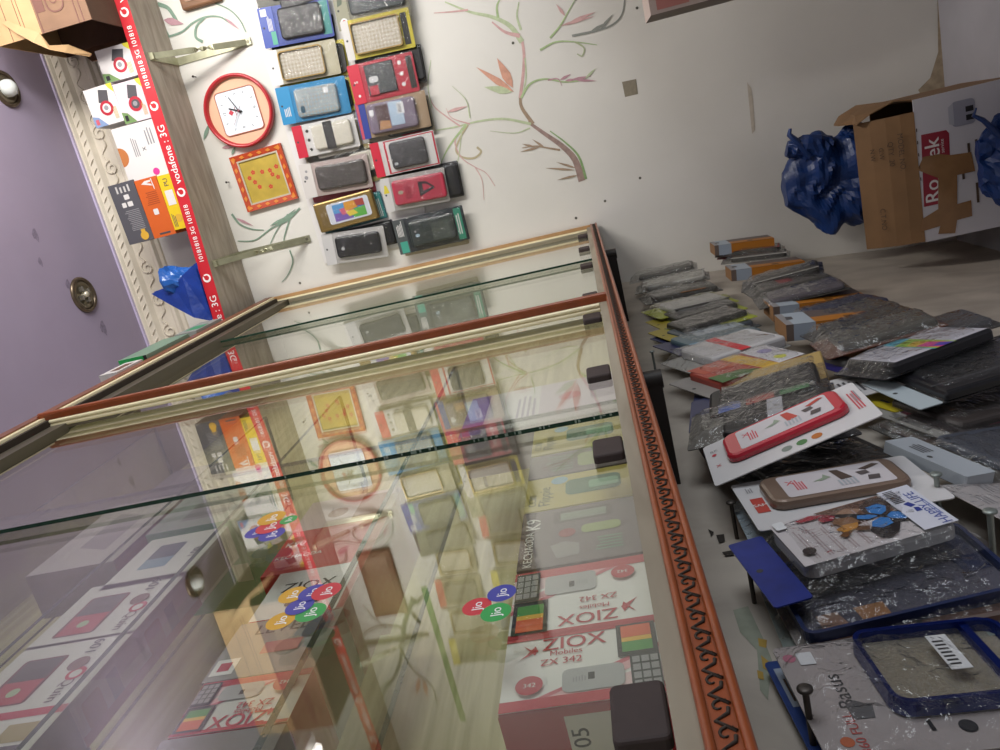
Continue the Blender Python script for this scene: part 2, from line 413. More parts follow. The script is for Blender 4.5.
downlight(5, 89, .052, 'recessed ceiling downlight with a white glass globe, next to the big carton', True)
downlight(83, 295, .055, 'recessed ceiling downlight with a bare bronze lamp holder, nearest the glass case', False)

# ------------------------------------------------------------------ plank shelf, brackets, tape
SZ = 2.213
fy = lambda x: 2.288 - .09 * (.1 - x) * .9 if x < .1 else 2.288 + .045 * (x - .1)
t = thing('wall_shelf', 'long grey-brown wooden plank shelf edged with red printed tape', 'shelf', Matrix.Translation((0, WY, SZ)))
b = MB(); GR = streaks('#968c7e', '#b4aa9b', (1.2, 7, 7), 0.6, 6)
xs = [XL + .01, -.25, .1, .67, 1.6]; V = []; F = []
for x in xs:
    f_ = fy(x) - WY
    V += [(x, f_, 0), (x, -.0005, 0), (x, -.0005, .036), (x, f_, .036)]
for i in range(len(xs) - 1):
    for k in range(4):
        l = (k+1) % 4; F.append((i*4+k, i*4+l, (i+1)*4+l, (i+1)*4+k))
F += [(0, 1, 2, 3), (19, 18, 17, 16)]
b.add(V, F, GR); b.build('plank', t)
b = MB(); RED = mat('#c4202c', 0.4); TW = mat('#f1e9e6', 0.5)
for i in range(len(xs) - 1):
    x0, x1 = xs[i], xs[i+1]; a0, a1 = fy(x0) - WY - .0006, fy(x1) - WY - .0006
    b.add([(x0, a0, -.0006), (x1, a1, -.0006), (x1, a1, .037), (x0, a0, .037)], [(0, 1, 2, 3)], RED)
x = -.40
while x < 1.5:
    for txt, dx in (('logo', .015), ('vodafone : 3G', .125), ('logo', .265), ('10181818 3G 101818', .40)):
        xx = x + dx; T = Matrix.Translation((xx, fy(xx) - WY - .0014, .018)) @ Matrix(((1,0,0,0),(0,0,-1,0),(0,1,0,0),(0,0,0,1))) @ Matrix.Rotation(0, 4, 'Y')
        sl = math.atan2(fy(xx + .05) - fy(xx - .05), .1); T = Matrix.Translation((xx, fy(xx) - WY - .0016, .018)) @ Matrix.Rotation(sl, 4, 'Z') @ Matrix(((1,0,0,0),(0,0,-1,0),(0,1,0,0),(0,0,0,1)))
        if txt == 'logo':
            b.disc(0, 0, 0, .013, TW, T=T); b.disc(.001, 0, .0004, .0075, RED, T=T); b.poly([(.001, .0075, .0005), (.012, .011, .0005), (.006, .001, .0005)], RED, T)
        else: b.text(txt, 0, 0, 0, .030 if 'v' in txt else .020, TW, T=T, bold=True)
    x += .51
b.build('printed_tape', t)['label'] = 'red shelf tape with white lettering'

BRK = mat('#a7a68c', 0.35, 0.55, 0.15, 40)
def twist_bar(mb, p0, p1, w, th, M, turns=1.0, n=48):
    p0, p1 = Vector(p0), Vector(p1); t_ = (p1 - p0).normalized(); sd = Vector((1, 0, 0)); nn = t_.cross(sd).normalized(); V = []; F = []
    for i in range(n + 1):
        u = i / n; k = min(1, max(0, (u - .38) / .26)); an = turns * 2 * PI * (k*k*(3 - 2*k)); c = p0.lerp(p1, u)
        a = sd*math.cos(an) + nn*math.sin(an); bb = -sd*math.sin(an) + nn*math.cos(an); ww = w * (1 - .25*math.sin(PI*k))
        V += [c + a*ww + bb*th, c - a*ww + bb*th, c - a*ww - bb*th, c + a*ww - bb*th]
    for i in range(n):
        for k in range(4):
            l = (k+1) % 4; F.append((i*4+k, i*4+l, (i+1)*4+l, (i+1)*4+k))
    F += [(3, 2, 1, 0), (n*4, n*4+1, n*4+2, n*4+3)]
    mb.add(V, F, M)
for x, lab in ((.512, 'twisted metal shelf bracket above the round clock'), (-.10, 'twisted metal shelf bracket between the gold picture and glass case'), (1.02, 'twisted metal shelf bracket seen reflected in the glass doors')):
    t = thing('shelf_bracket', lab, 'bracket', Matrix.Translation((x, WY, SZ)), 'shelf brackets')
    f_ = fy(x) - WY + .035
    a = MB(); twist_bar(a, (0, f_, -.012), (0, -.006, -.236), .0085, .0018, BRK); a.build('strut', t)
    a = MB(); a.box((-.011, -.004, -.25), (.011, -.0005, -.002), BRK); a.disc(0, 0, 0, .005, mat('#6e6a58', 0.4, 0.6), T=facing_y((0, -.0082, -.241))); a.box((-.009, -.008, -.25), (.009, -.004, -.232), BRK); a.build('wall_leg', t)
    a = MB(); a.box((-.011, f_ - .012, -.0045), (.011, -.004, -.0006), BRK); a.box((-.009, f_ - .012, -.0135), (.009, f_ + .016, -.0045), BRK); a.build('shelf_leg', t)

# ------------------------------------------------------------------ round clock
c = onwall(241, 111); T = facing_y((c.x, WY - .003, c.z))
t = thing('wall_clock', 'round wall clock with a red rim and white square dial', 'clock', T)
R = .111
a = MB(); a.lathe([(R*.88, .004), (R*.9, .02), (R*.94, .026), (R*.985, .024), (R, .014), (R*.99, 0), (R*.5, 0)], mat('#b8262f', 0.3, 0, 0, 30, 0, 60, 0.4), 64); a.build('rim', t)
a = MB(); a.lathe([(R*.89, .008), (.0003, .008)], mat('#e2b596', 0.6), 48, smooth=False); a.build('face_plate', t)
a = MB(); s_ = .064; P_ = rrect(-s_, -s_, s_, s_, .012, 4)
a.prism(P_, .0085, .0105, mat('#dfe6ee', 0.35)); a.ring(rrect(-s_-.002, -s_-.002, s_+.002, s_+.002, .013, 4), P_, .0085, .0125, mat('#b46b52', 0.5))
tk = mat('#5a5a60', 0.6)
for k in range(12):
    an = k*PI/6; e = .056 / max(abs(math.cos(an)), abs(math.sin(an)));
    if k not in (0, 3, 6, 9): a.box((-.0008, .9*e*.93, .0106), (.0008, e*.95, .0108), tk, T=Matrix.Rotation(an, 4, 'Z'))
for txt, u, v in (('12', 0, .05), ('6', 0, -.05), ('3', .05, 0), ('9', -.05, 0)): a.text(txt, u, v, .0108, .013, tk)
a.poly([(0, .036, .0108), (.009, .027, .0108), (0, .018, .0108), (-.009, .027, .0108)], mat('#c23a4a', 0.5)); a.box((-.014, .011, .0106), (.014, .013, .0108), mat('#a04a50', 0.6)); a.build('dial', t)
def hand(nm, ang, L, w, z, col, tail=.01):
    a = MB(); Tm = Matrix.Rotation(ang, 4, 'Z'); a.prism([(-w, -tail), (w, -tail), (w*.7, L), (-w*.7, L)], z, z + .001, col, T=Tm); a.lathe([(.004, z), (.004, z+.0012), (.0002, z+.0014)], col, 12); a.build(nm, t)
BK = mat('#17171a', 0.4)
hand('hour_hand', -.42, .033, .0026, .0125, BK); hand('minute_hand', -1.15, .05, .0014, .0145, BK); hand('second_hand', .95, .045, .0006, .0165, mat('#7e4350', 0.4), .014)

# gold picture in a red and orange frame
c = onwall(265, 178); T = facing_y((c.x, WY - .002, c.z), .03)
t = thing('framed_picture', 'small square gold picture in a red and orange frame', 'picture', T)
a = MB(); o_, i_ = .088, .070
fm = mat('#b9431f', 0.45); fr2 = mat('#d98332', 0.45)
for k in range(4):
    Tm = Matrix.Rotation(k*PI/2, 4, 'Z')
    a.add([(-o_, -o_, .0), (o_, -o_, 0), (o_, -o_, .012), (-o_, -o_, .012), (i_, -i_, .009), (-i_, -i_, .009), (i_, -i_, .002), (-i_, -i_, .002)], [(0, 1, 2, 3), (3, 2, 4, 5), (5, 4, 6, 7)], fm, T=Tm)
    for j in range(6):
        u = -o_ + .012 + j*.03; a.poly([(u, -o_ + .004, .0128), (u + .012, -o_ + .008, .0124), (u + .004, -i_ - .003, .0114), (u - .006, -i_ - .006, .0118)], fr2, T=Tm)
a.ring(rrect(-i_, -i_, i_, i_, .001, 1), rrect(-i_ + .005, -i_ + .005, i_ - .005, i_ - .005, .001, 1), .004, .0085, mat('#d7cdb8', 0.3, 0.4)); a.build('frame', t)
a = MB(); a.box((-i_, -i_, .001), (i_, i_, .004), mat('#c7ac4c', 0.3, 0.25, 0.12, 30))
rd = mat('#c2412c', 0.5)
for u, v in ((.012, .047), (.026, .03), (-.004, .034), (-.022, .024), (.02, .0), (.004, -.03), (.018, -.026), (-.03, -.012), (.024, -.05), (-.008, -.045)):
    for k in range(5): a.disc(u + .0042*math.cos(k*1.257), v + .0042*math.sin(k*1.257), .0042 + k*.00002, .0032, rd, 8)
a.build('picture', t)
# brown wooden plaque at the frame's edge, above the next bracket
t = thing('wall_plaque', 'brown wooden plaque under the shelf, its corner beside the top edge', 'plaque', facing_y((.775, WY - .002, 2.075)))
a = MB(); a.prism(rrect(-.135, -.065, .135, .062, .006, 2), 0, .02, streaks('#6e4b33', '#8a6244', (9, 1, 1)), bev=.006); a.build('board', t)
a = MB(); a.prism(rrect(-.115, -.047, .115, .044, .003, 2), .0202, .0225, mat('#8d6a49', 0.4, 0, 0.1, 20)); a.build('panel', t)

# ------------------------------------------------------------------ display case
FX = -0.26                     # front of the frame
Y0, YM, Y1 = -0.35, 1.30, WY - .012
ZB, ZT = 1.05, 2.168
ORG = mat('#8a431d', 0.38, 0, 0.14, 30, 0.05, 80, 0.2); ORG2 = mat('#8d431f', 0.4, 0, 0.15, 40); CREAM = mat('#fbeec6', 0.32, 0, 0.05, 30, 0, 60, 0.3); DARK = mat('#33281f', 0.7)
SILL = streaks('#857b6a', '#9d9482', (6, .8, 6), 0.65, 5); TRK = mat('#5a5347', 0.4, 0.25)
case = thing('display_case', 'tall glass display case with orange carved trim and sliding doors', 'display case', Matrix.Translation((FX, .6, ZB)))
CI = case.matrix_world.inverted()
def cpart(mb, name, parent=None):
    """world-built part of the case"""
    o = mb.build(name, parent or case)
    for v_ in o.data.vertices: pass
    o.data.transform(Matrix.Translation((-FX, -.6, -ZB)))
    return o
a = MB(); a.box((-.545, Y0, ZB + .001), (FX - .004, Y1, ZB + .033), SILL); cpart(a, 'base_board')
# carved moulding along the foot
a = MB()
a.box((FX - .004, Y0, ZB), (FX + .002, Y1, ZB + .0205), ORG)
a.tube([(FX + .002, Y0, ZB + .002), (FX + .002, Y1, ZB + .002)], .0028, ORG, 8); a.tube([(FX + .002, Y0, ZB + .0185), (FX + .002, Y1, ZB + .0185)], .0026, ORG, 8)
a.box((FX + .0018, Y0, ZB + .0055), (FX + .0024, Y1, ZB + .0155), ORG2)
mo = cpart(a, 'carved_moulding'); mo['label'] = 'orange carved moulding along the foot'
a = MB(); y = .2; k = 0
while y < Y1 - .02:
    pts = []
    for q in range(9):                                    # running scrolls
        an = PI*1.15 - q*.62; rr = .0012 + .00048*q; pts.append((FX + .0028, y + rr*math.cos(an), ZB + .0105 + rr*math.sin(an)*1.0))
    pts += [(FX + .0028, y + .0085, ZB + .0138), (FX + .0028, y + .0125, ZB + .0075), (FX + .0028, y + .016, ZB + .0068)]
    a.tube(pts, [.0005 + .00007*min(q, 8) for q in range(len(pts))], DARK, 5)
    y += .0175
cpart(a, 'scroll_carving', mo)
# top rail with sliding track
a = MB(); a.box((FX - .012, Y0, ZT - .022), (FX + .004, Y1, ZT + .002), mat('#7a4a34', 0.4, 0, 0.15, 30)); a.box((FX - .014, Y0, ZT - .034), (FX + .001, Y1, ZT - .022), CREAM)
a.box((FX - .016, Y0, ZT - .042), (FX - .004, Y1, ZT - .034), DARK)
a.box((GX - .018, Y0, ZT - .075), (FX - .016, Y1, ZT - .036), TRK); cpart(a, 'top_rail')
a = MB(); a.box((-.545, Y0, ZT - .012), (FX - .012, Y1, ZT), mat('#8a8074', 0.6, 0, 0.1, 8)); cpart(a, 'top_panel')
a = MB(); a.box((-.545, Y0, ZB + .033), (-.53, Y1, ZT - .012), streaks('#b3a67c', '#d0c49c', (5, .7, 14), 0.5, 5)); cpart(a, 'back_panel')
a = MB(); a.box((-.53, Y0, ZB + .033), (FX - .02, Y0 + .015, ZT - .012), streaks('#b3a67c', '#d0c49c', (5, 5, .7), 0.5, 5)); cpart(a, 'end_panel')
# upright frame posts: orange face outside, cream beads inside
def post(y, w, nm, thin=False):
    a = MB()
    if thin:
        a.box((FX - .008, y, ZB + .02), (FX + .002, y + w, ZT - .02), mat('#b58c5e', .4, 0, .1, 30)); a.box((FX - .014, y + .001, ZB + .033), (FX - .008, y + w - .001, ZT - .036), CREAM); return cpart(a, nm)
    a.box((FX - .004, y, ZB + .02), (FX + .006, y + w, ZT - .02), ORG)
    a.tube([(FX + .006, y + w*.3, ZB + .02), (FX + .006, y + w*.3, ZT - .02)], w*.22, ORG, 8)
    a.box((FX - .020, y + .001, ZB + .033), (FX - .004, y + w - .001, ZT - .036), CREAM)
    for q in range(2): a.tube([(FX - .008 - q*.008, y, ZB + .034), (FX - .008 - q*.008, y, ZT - .04)], .0038, CREAM, 8)
    return cpart(a, nm)
post(YM - .004, .022, 'frame_post'); post(Y1 - .012, .012, 'frame_post', True)
# support beams under the overhang
for y, xe, in ((1.95, -.272), (.968, -.300)):
    a = MB(); a.box((-.53, y, ZB - .026), (xe - .012, y + .022, ZB), mat('#251f1b', 0.6, 0, 0.2, 40)); a.tube([(xe - .014, y + .011, ZB - .028), (xe - .014, y + .011, ZB)], .0125, mat('#251f1b', 0.6, 0, 0.2, 40), 14); cpart(a, 'support_beam')
# sliding glass
def glass_pane(x, ya, yb, lab=None):
    a = MB(); th = .005; z0, z1 = ZB + .0335, ZT - .055
    a.add([(x, ya, z0), (x, yb, z0), (x, yb, z1), (x, ya, z1)], [(0, 1, 2, 3)], GLASS)
    a.add([(x - th, ya, z0), (x - th, yb, z0), (x - th, yb, z1), (x - th, ya, z1)], [(3, 2, 1, 0)], GLASS)
    for yy in (ya, yb): a.add([(x, yy, z0), (x - th, yy, z0), (x - th, yy, z1), (x, yy, z1)], [(0, 1, 2, 3)], GEDGE)
    a.add([(x, ya, z0), (x - th, ya, z0), (x - th, yb, z0), (x, yb, z0)], [(0, 1, 2, 3)], GEDGE)
    return cpart(a, 'glass_door')
doors = [glass_pane(GX, 1.955, Y1 - .016), glass_pane(GX - .010, YM + .02, 2.03), glass_pane(GX, .803, YM - .006), glass_pane(GX - .010, Y0 + .02, .875)]
GRIP = mat('#382c2b', 0.7, 0, 0.12, 60)
for di, x, ys in ((0, GX, (2.42, 2.12)), (1, GX - .010, (1.89, 1.50)), (2, GX, (1.262, .942)), (3, GX - .010, (.715, .345))):
    for y in ys:
        a = MB(); T = Matrix(((0,0,1,x+.0005),(1,0,0,y),(0,1,0,ZB+.0345),(0,0,0,1)))
        a.prism(rrect(-.022, 0, .022, .03, .004, 3), 0, .0085, GRIP, T=T, bev=.002); cpart(a, 'finger_grip', doors[di])
# pull-groove chips on the near pane's edge, their sparkle painted as pale flecks
a = MB()
random.seed(3)
for k in range(70):
    z = 1.09 + k*.0055 + random.random()*.004
    if random.random() < .75 - k*.009: a.box((GX - .002 - .0025*random.random(), .8025, z), (GX - .0005, .8030, z + .0008 + .003*random.random()), mat('#7f9086', 0.2))
cpart(a, 'edge_sparkle_chips', doors[2])
# round stickers on the near glass
def sticker(blobs, x, door, lab):
    a = MB(); zz = 0
    for px, py, rr, col, rot in blobs:
        c = at(px, py, 0, x); T = Matrix(((0,0,1,x + .0004 + zz),(1,0,0,c.y),(0,1,0,c.z),(0,0,0,1)))
        a.disc(0, 0, 0, rr, mat(col, 0.35), 26, T=T); a.text('Jio', 0, 0, .00012, rr*.95, mat('#f2f2f2', 0.4), rot=rot, T=T, bold=True); zz += .00025
    o = cpart(a, 'sticker', doors[door]); o['label'] = lab
RB, BL, GN, YL = '#c9293a', '#3238a0', '#1f9e4a', '#d3a022'
sticker([(477,607,.0105,RB,0), (496,613,.0107,GN,0), (502,594,.0105,BL,0)], GX + .0004, 3, 'round red, blue and green stickers on the clear glass')
sticker([(281,621,.0115,YL,0), (311,613,.0120,GN,0), (300,607,.0115,BL,0), (293,596,.0115,YL,0), (313,594,.0115,BL,0), (327,593,.0120,RB,0)], GX + .0004, 3, 'cluster of overlapping round stickers, yellow to green')
sticker([(258,532,.013,BL,0), (272,535,.013,BL,0), (271,527,.015,RB,0), (272,519,.0145,YL,0), (289,521,.009,GN,0)], GX + .0004, 3, 'smaller sticker cluster higher up on the glass')
# glass shelves
def gshelf(z, xf, xb, ya, yb):
    a = MB(); th = .006
    a.add([(xf, ya, z), (xf, yb, z), (xb, yb, z), (xb, ya, z)], [(0, 1, 2, 3)], GLASS); a.add([(xf, ya, z - th), (xf, yb, z - th), (xb, yb, z - th), (xb, ya, z - th)], [(3, 2, 1, 0)], GLASS)
    for p, q_ in (((xf, ya), (xf, yb)), ((xf, yb), (xb, yb)), ((xb, yb), (xb, ya)), ((xb, ya), (xf, ya))): a.add([(p[0], p[1], z), (q_[0], q_[1], z), (q_[0], q_[1], z - th), (p[0], p[1], z - th)], [(0, 1, 2, 3)], GEDGE)
    s_ = cpart(a, 'glass_shelf')
    for y in (yb - .03, ya + .25):
        a = MB(); a.lathe([(.0003, 0), (.009, 0), (.009, .006), (.0003, .006)], SV, 16, T=Matrix.Translation((xb + .012, y, z - .013))); a.tube([(xb + .004, y, z - .010), (-.53, y, z - .010)], .003, SV, 8); cpart(a, 'shelf_pin', s_)
gshelf(1.347, -.315, -.46, Y0 + .02, 1.27); gshelf(1.560, -.325, -.50, Y0 + .02, 1.27); gshelf(1.705, -.335, -.50, Y0 + .02, 1.27); gshelf(1.915, -.315, -.46, Y0 + .02, 1.27)

# ------------------------------------------------------------------ printed cartons
def carton(name, label, group, M, w, h, dp, mats, decals=(), cat='box', lid=False):
    """upright box, front at z=0 facing local +z, base centre at the origin. decals: (face, kind, u, v, ...) with u, v from 0 to 1 on that face"""
    t = thing(name, label, cat, M, group)
    a = MB(); base = mats.get('all', mat('#d8d4cd'))
    a.box((-w/2, 0, -dp), (w/2, h, 0), base, face_mats={k: v for k, v in mats.items() if k != 'all'})
    FR = {'front': ((-w/2, 0, 0), (1,0,0), (0,1,0), w, h), 'left': ((-w/2, 0, -dp), (0,0,1), (0,1,0), dp, h), 'right': ((w/2, 0, 0), (0,0,-1), (0,1,0), dp, h),
          'top': ((-w/2, h, 0), (1,0,0), (0,0,-1), w, dp), 'bottom': ((-w/2, 0, -dp), (1,0,0), (0,0,1), w, dp)}
    for i, dc in enumerate(decals):
        o_, X, Y, fw, fh = FR[dc[0]]; X = Vector(X); Y = Vector(Y); Z = X.cross(Y); T = frame(Vector(o_) + Z*(.0003 + .00008*i), X, Y, Z); k = dc[1]
        if k == 'rect': u0, v0, u1, v1, mm = dc[2:]; a.poly([(u0*fw, v0*fh, 0), (u1*fw, v0*fh, 0), (u1*fw, v1*fh, 0), (u0*fw, v1*fh, 0)], mm, T)
        elif k == 'rr': u0, v0, u1, v1, rr, mm = dc[2:]; a.poly([(x, y, 0) for x, y in rrect(u0*fw, v0*fh, u1*fw, v1*fh, rr, 4)], mm, T)
        elif k == 'poly': a.poly([(u*fw, v*fh, 0) for u, v in dc[2]], dc[3], T)
        elif k == 'disc': u, v, rr, mm = dc[2:6]; a.disc(u*fw, v*fh, 0, rr, mm, 20, T)
        elif k == 'text': txt, u, v, size, rot, mm = dc[2:8]; a.text(txt, u*fw, v*fh, 0, size, mm, rot, T, bold=True)
        elif k == 'lines':
            u0, v0, u1, v1, nn, mm = dc[2:8]
            for q in range(nn):
                vv = v0 + (v1 - v0)*(q + .2)/nn; u2 = u1 - (u1 - u0)*random.random()*.3
                a.poly([(u0*fw, vv*fh, 0), (u2*fw, vv*fh, 0), (u2*fw, (vv + (v1-v0)/nn*.45)*fh, 0), (u0*fw, (vv + (v1-v0)/nn*.45)*fh, 0)], mm, T)
        elif k == 'vlines':
            u0, v0, u1, v1, nn, mm = dc[2:8]
            for q in range(nn):
                uu = u0 + (u1 - u0)*(q + .2)/nn; v2 = v1 - (v1 - v0)*random.random()*.3
                a.poly([(uu*fw, v0*fh, 0), ((uu + (u1-u0)/nn*.45)*fw, v0*fh, 0), ((uu + (u1-u0)/nn*.45)*fw, v2*fh, 0), (uu*fw, v2*fh, 0)], mm, T)
    a.build('carton', t)
    return t
WH, WH2, RDM, BLK, GRY, DGR = mat('#dcd8d6', 0.45), mat('#c9c5c2', 0.5), mat('#b01f33', 0.42), mat('#1c1b1e', 0.45), mat('#8e8c90', 0.4), mat('#4a484c', 0.5)
KEYS = mat('#2b2b2e', 0.5); PINK = mat('#d9a5ab', 0.45); ORM, GRM, YLM = mat('#d0562a', 0.4), mat('#3f8a3c', 0.4), mat('#d9a93a', 0.4)
XB = -.335                                       # fronts of the boxes standing on the case floor
ZF = ZB + .0335
HD = PI/2
def box_on_floor(name, label, group, pa, pb, h, mats, decals, dp=.05, xf=XB, z=ZF, roll=0):
    """pa, pb: pixels of the front's far and near vertical edges"""
    ya, yb = at(*pa, 0, xf).y, at(*pb, 0, xf).y
    return carton(name, label, group, facing_x((xf, (ya + yb)/2, z), 0, 0), abs(ya - yb) - .001, h, dp, mats, decals)
def ziox(flip):
    s = -1 if not flip else 1; v = (lambda x: x) if not flip else (lambda x: 1 - x); u = (lambda x: x) if not flip else (lambda x: 1 - x)
    R_ = lambda u0, v0, u1, v1: (min(u(u0), u(u1)), min(v(v0), v(v1)), max(u(u0), u(u1)), max(v(v0), v(v1)))
    d_ = [('front', 'poly', [(u(0), v(1)), (u(0), v(.6)), (u(.25), v(.35)), (u(.4), v(0)), (u(.0), v(0))], mat('#d3b3b7', 0.45)),
          ('front', 'poly', [(u(0), v(1)), (u(0), v(.72)), (u(.5), v(.0)), (u(.62), v(0))], PINK), ('front', 'poly', [(u(0), v(.96)), (u(0), v(.9)), (u(.6), v(.0)), (u(.66), v(0))], mat('#c0606e', 0.45)),
          ('front', 'rect', *R_(0, 0, .13, 1), RDM), ('front', 'rect', *R_(.94, .0, 1, 1), RDM),
          ('front', 'text', 'ZIOX', u(.84), v(.55), .019, -HD if not flip else HD, RDM), ('front', 'poly', [(u(.72), v(.86)), (u(.84), v(.8)), (u(.76), v(.78)), (u(.66), v(.9))], RDM), ('front', 'poly', [(u(.86), v(.88)), (u(.7), v(.8)), (u(.74), v(.79))], RDM),
          ('front', 'text', 'Mobiles', u(.70), v(.60), .0075, -HD if not flip else HD, RDM), ('front', 'text', 'ZX 342', u(.58), v(.63), .0095, -HD if not flip else HD, RDM),
          ('front', 'rr', *R_(.14, .24, .44, .62), .005, mat('#a5a3a6', 0.35)), ('front', 'rect', *R_(.27, .42, .36, .46), BLK), ('front', 'lines', *R_(.26, .47, .34, .56), 5, GRY),
          ('front', 'rect', *R_(.5, .02, .96, .27), BLK), ('front', 'rect', *R_(.56, .05, .70, .24), GRM), ('front', 'rect', *R_(.70, .05, .76, .24), YLM), ('front', 'rect', *R_(.76, .05, .93, .24), ORM), ('front', 'rect', *R_(.05, .02, .5, .2), KEYS)] + [('front', 'rect', *R_(.08 + .1*i_, .03 + .055*j_, .16 + .1*i_, .075 + .055*j_), GRY) for i_ in range(4) for j_ in range(3)] + [
          ('front', 'disc', u(.27), v(.82), .0095, RDM), ('front', 'text', '342', u(.27), v(.82), .006, -HD if not flip else HD, WH), ('left', 'rect', 0, 0, 1, 1, RDM), ('left', 'rect', .1, .05, .9, .62, WH), ('left', 'text', '105', .5, .55, .016, 0, BLK)]
    return d_
box_on_floor('phone_box', 'white and red phone box with keypad phone print, nearest upright one on the case floor', 'phone boxes on the case floor', (572,631), (590,703), .110, {'all': RDM, 'front': WH}, ziox(False), .055)
box_on_floor('phone_box', 'white and red phone box printed upside down, second upright one on the case floor', 'phone boxes on the case floor', (590,563), (588,630), .110, {'all': RDM, 'front': WH}, ziox(True), .055)
PURP = mat('#6f6266', 0.45); YBX = mat('#b7a65a', 0.45); GBX = mat('#3e6a4c', 0.4)
k9 = [('front', 'rect', 0, .88, 1, 1, mat('#47343c', 0.45)), ('front', 'text', 'KECHAODA', .32, .92, .0115, 0, WH), ('front', 'text', 'K9', .75, .9, .02, 0, WH),
      ('front', 'poly', [(.1, .68), (.32, .74), (.36, .62), (.3, .5), (.12, .5)], mat('#8d8587', 0.4)), ('front', 'rr', .7, .2, .92, .72, .004, mat('#574b4f', 0.4)), ('front', 'rect', .74, .26, .88, .66, mat('#7d8379', 0.4)), ('front', 'rr', .45, .15, .6, .48, .006, mat('#8f9a62', 0.4)), ('front', 'vlines', .12, .15, .36, .38, 5, mat('#6f8a76', 0.5)), ('front', 'disc', .5, .6, .008, mat('#8e2f3a', 0.5))]
box_on_floor('phone_box', 'mauve-grey phone box with white lettering between yellow and red boxes', 'phone boxes on the case floor', (590,503), (585,561), .110, {'all': PURP, 'left': mat('#5a3a44', .5)}, k9, .055)
def yellow(n):
    return [('front', 'text', 'Flippie', .38, .82, .017, 0, mat('#5b5a2c', 0.5)), ('front', 'text', 'CC80', .3, .93, .011, 0, mat('#5b5a2c', 0.5)), ('front', 'rr', .3, .1, .78, .62, .008, GBX), ('front', 'rr', .42, .12, .66, .4, .004, mat('#6ba07f', 0.35)), ('front', 'disc', .82, .68, .009, mat('#7fa6b8', 0.4)), ('left', 'rect', 0, 0, 1, 1, mat('#c4b468', 0.45)), ('left', 'rr', .2, .1, .8, .8, .004, PURP)]
box_on_floor('phone_box', 'yellow phone box with green phone picture beside the mauve-grey box', 'phone boxes on the case floor', (590,470), (590,502), .110, {'all': YBX}, yellow(0), .055)
box_on_floor('phone_box', 'yellow-edged dark phone box behind the near sliding door grip', 'phone boxes on the case floor', (590,447), (590,469), .110, {'all': PURP}, [('front', 'rr', .2, .1, .8, .5, .008, mat('#8f9a62', 0.4)), ('front', 'vlines', .15, .55, .85, .85, 6, mat('#77877a', 0.5))], .055)
box_on_floor('phone_box', 'yellow phone box farthest along the floor, beside the lilac box', 'phone boxes on the case floor', (590,420), (590,446), .110, {'all': YBX}, yellow(1), .055)
LIL = mat('#cdbecb', 0.45)
box_on_floor('phone_box', 'tall lilac and white box with a purple top band', 'phone boxes on the case floor', (560,382), (560,419), .215, {'all': LIL}, [('front', 'rect', 0, .86, 1, 1, mat('#6c46a0', 0.45)), ('front', 'rect', 0, .5, 1, .84, mat('#d9d4d8', 0.45)), ('front', 'disc', .55, .3, .016, mat('#c99aac', 0.5)), ('front', 'lines', .2, .52, .8, .66, 4, mat('#a99bb3', 0.5))], .06)
# blister at the near end of the floor
t = thing('blister_pack', 'pale blue-grey blister pack lying nearest on the case floor', 'blister pack', facing_x((XB - .005, at(560,737,0,XB).y - .05, ZF)))
a = MB(); a.prism(rrect(-.04, 0, .04, .13, .004, 2), -.012, -.006, mat('#9aa3ab', 0.4)); a.build('backing_card', t)
a = MB(); a.prism(rrect(-.03, .012, .03, .115, .012, 4), -.0058, .004, mat('#5a6068', 0.3), bev=.004); a.build('moulded_tray', t)

# boxes on the lower glass shelf
SA = 1.348; XS = -.335
def box_on_shelf(name, label, group, pa, pb, h, mats, decals, dp, xf=XS, z=SA):
    return box_on_floor(name, label, group, pa, pb, h, mats, decals, dp, xf, z)
SL = mat('#8f8b88', 0.45)
box_on_shelf('phone_box', 'red phone box with white lettering, farthest on the lower glass shelf', 'phone boxes on the lower shelf', (330,500), (330,566), .112, {'all': mat('#b3242c', 0.4), 'left': mat('#a82a2a', 0.4)},
    [('front', 'rect', .55, .0, 1, 1, mat('#c9b0ae', 0.4)), ('front', 'disc', .75, .6, .012, mat('#8f5a40', .4)), ('front', 'rect', .6, .1, .95, .4, mat('#8f5a40', 0.4)), ('front', 'text', 'K90', .37, .86, .014, -HD, WH), ('front', 'text', 'KECHAODA', .2, .74, .0095, -HD, WH)], .085)
box_on_shelf('phone_box', 'white phone box with black lettering and red end on the lower glass shelf', 'phone boxes on the lower shelf', (315,568), (315,612), .090, {'all': mat('#b8353a', 0.4), 'front': WH},
    [('front', 'text', 'ZIOX', .62, .55, .022, -HD, BLK), ('front', 'rr', .2, .3, .45, .7, .004, DGR), ('front', 'rect', 0, 0, 1, .08, RDM)], .07)
box_on_shelf('phone_box', 'grey phone box with thin outline lettering on the lower glass shelf', 'phone boxes on the lower shelf', (305,614), (305,668), .096, {'all': SL, 'left': mat('#a7a4a3', .4)},
    [('front', 'text', 'LEVEL', .82, .52, .020, -HD, mat('#4f4d50', 0.5)), ('front', 'rect', .08, .76, .34, .97, WH), ('front', 'rect', .14, .81, .28, .92, RDM), ('front', 'rect', .35, .25, .55, .6, mat('#a8666a', 0.5)), ('front', 'rr', .55, .05, .9, .28, .004, mat('#4a545c', 0.3))], .07)
box_on_shelf('phone_box', 'red-sided phone box with keypad print lying on the lower glass shelf', 'phone boxes on the lower shelf', (290,671), (290,722), .092, {'all': RDM, 'front': WH2}, ziox(True), .07)
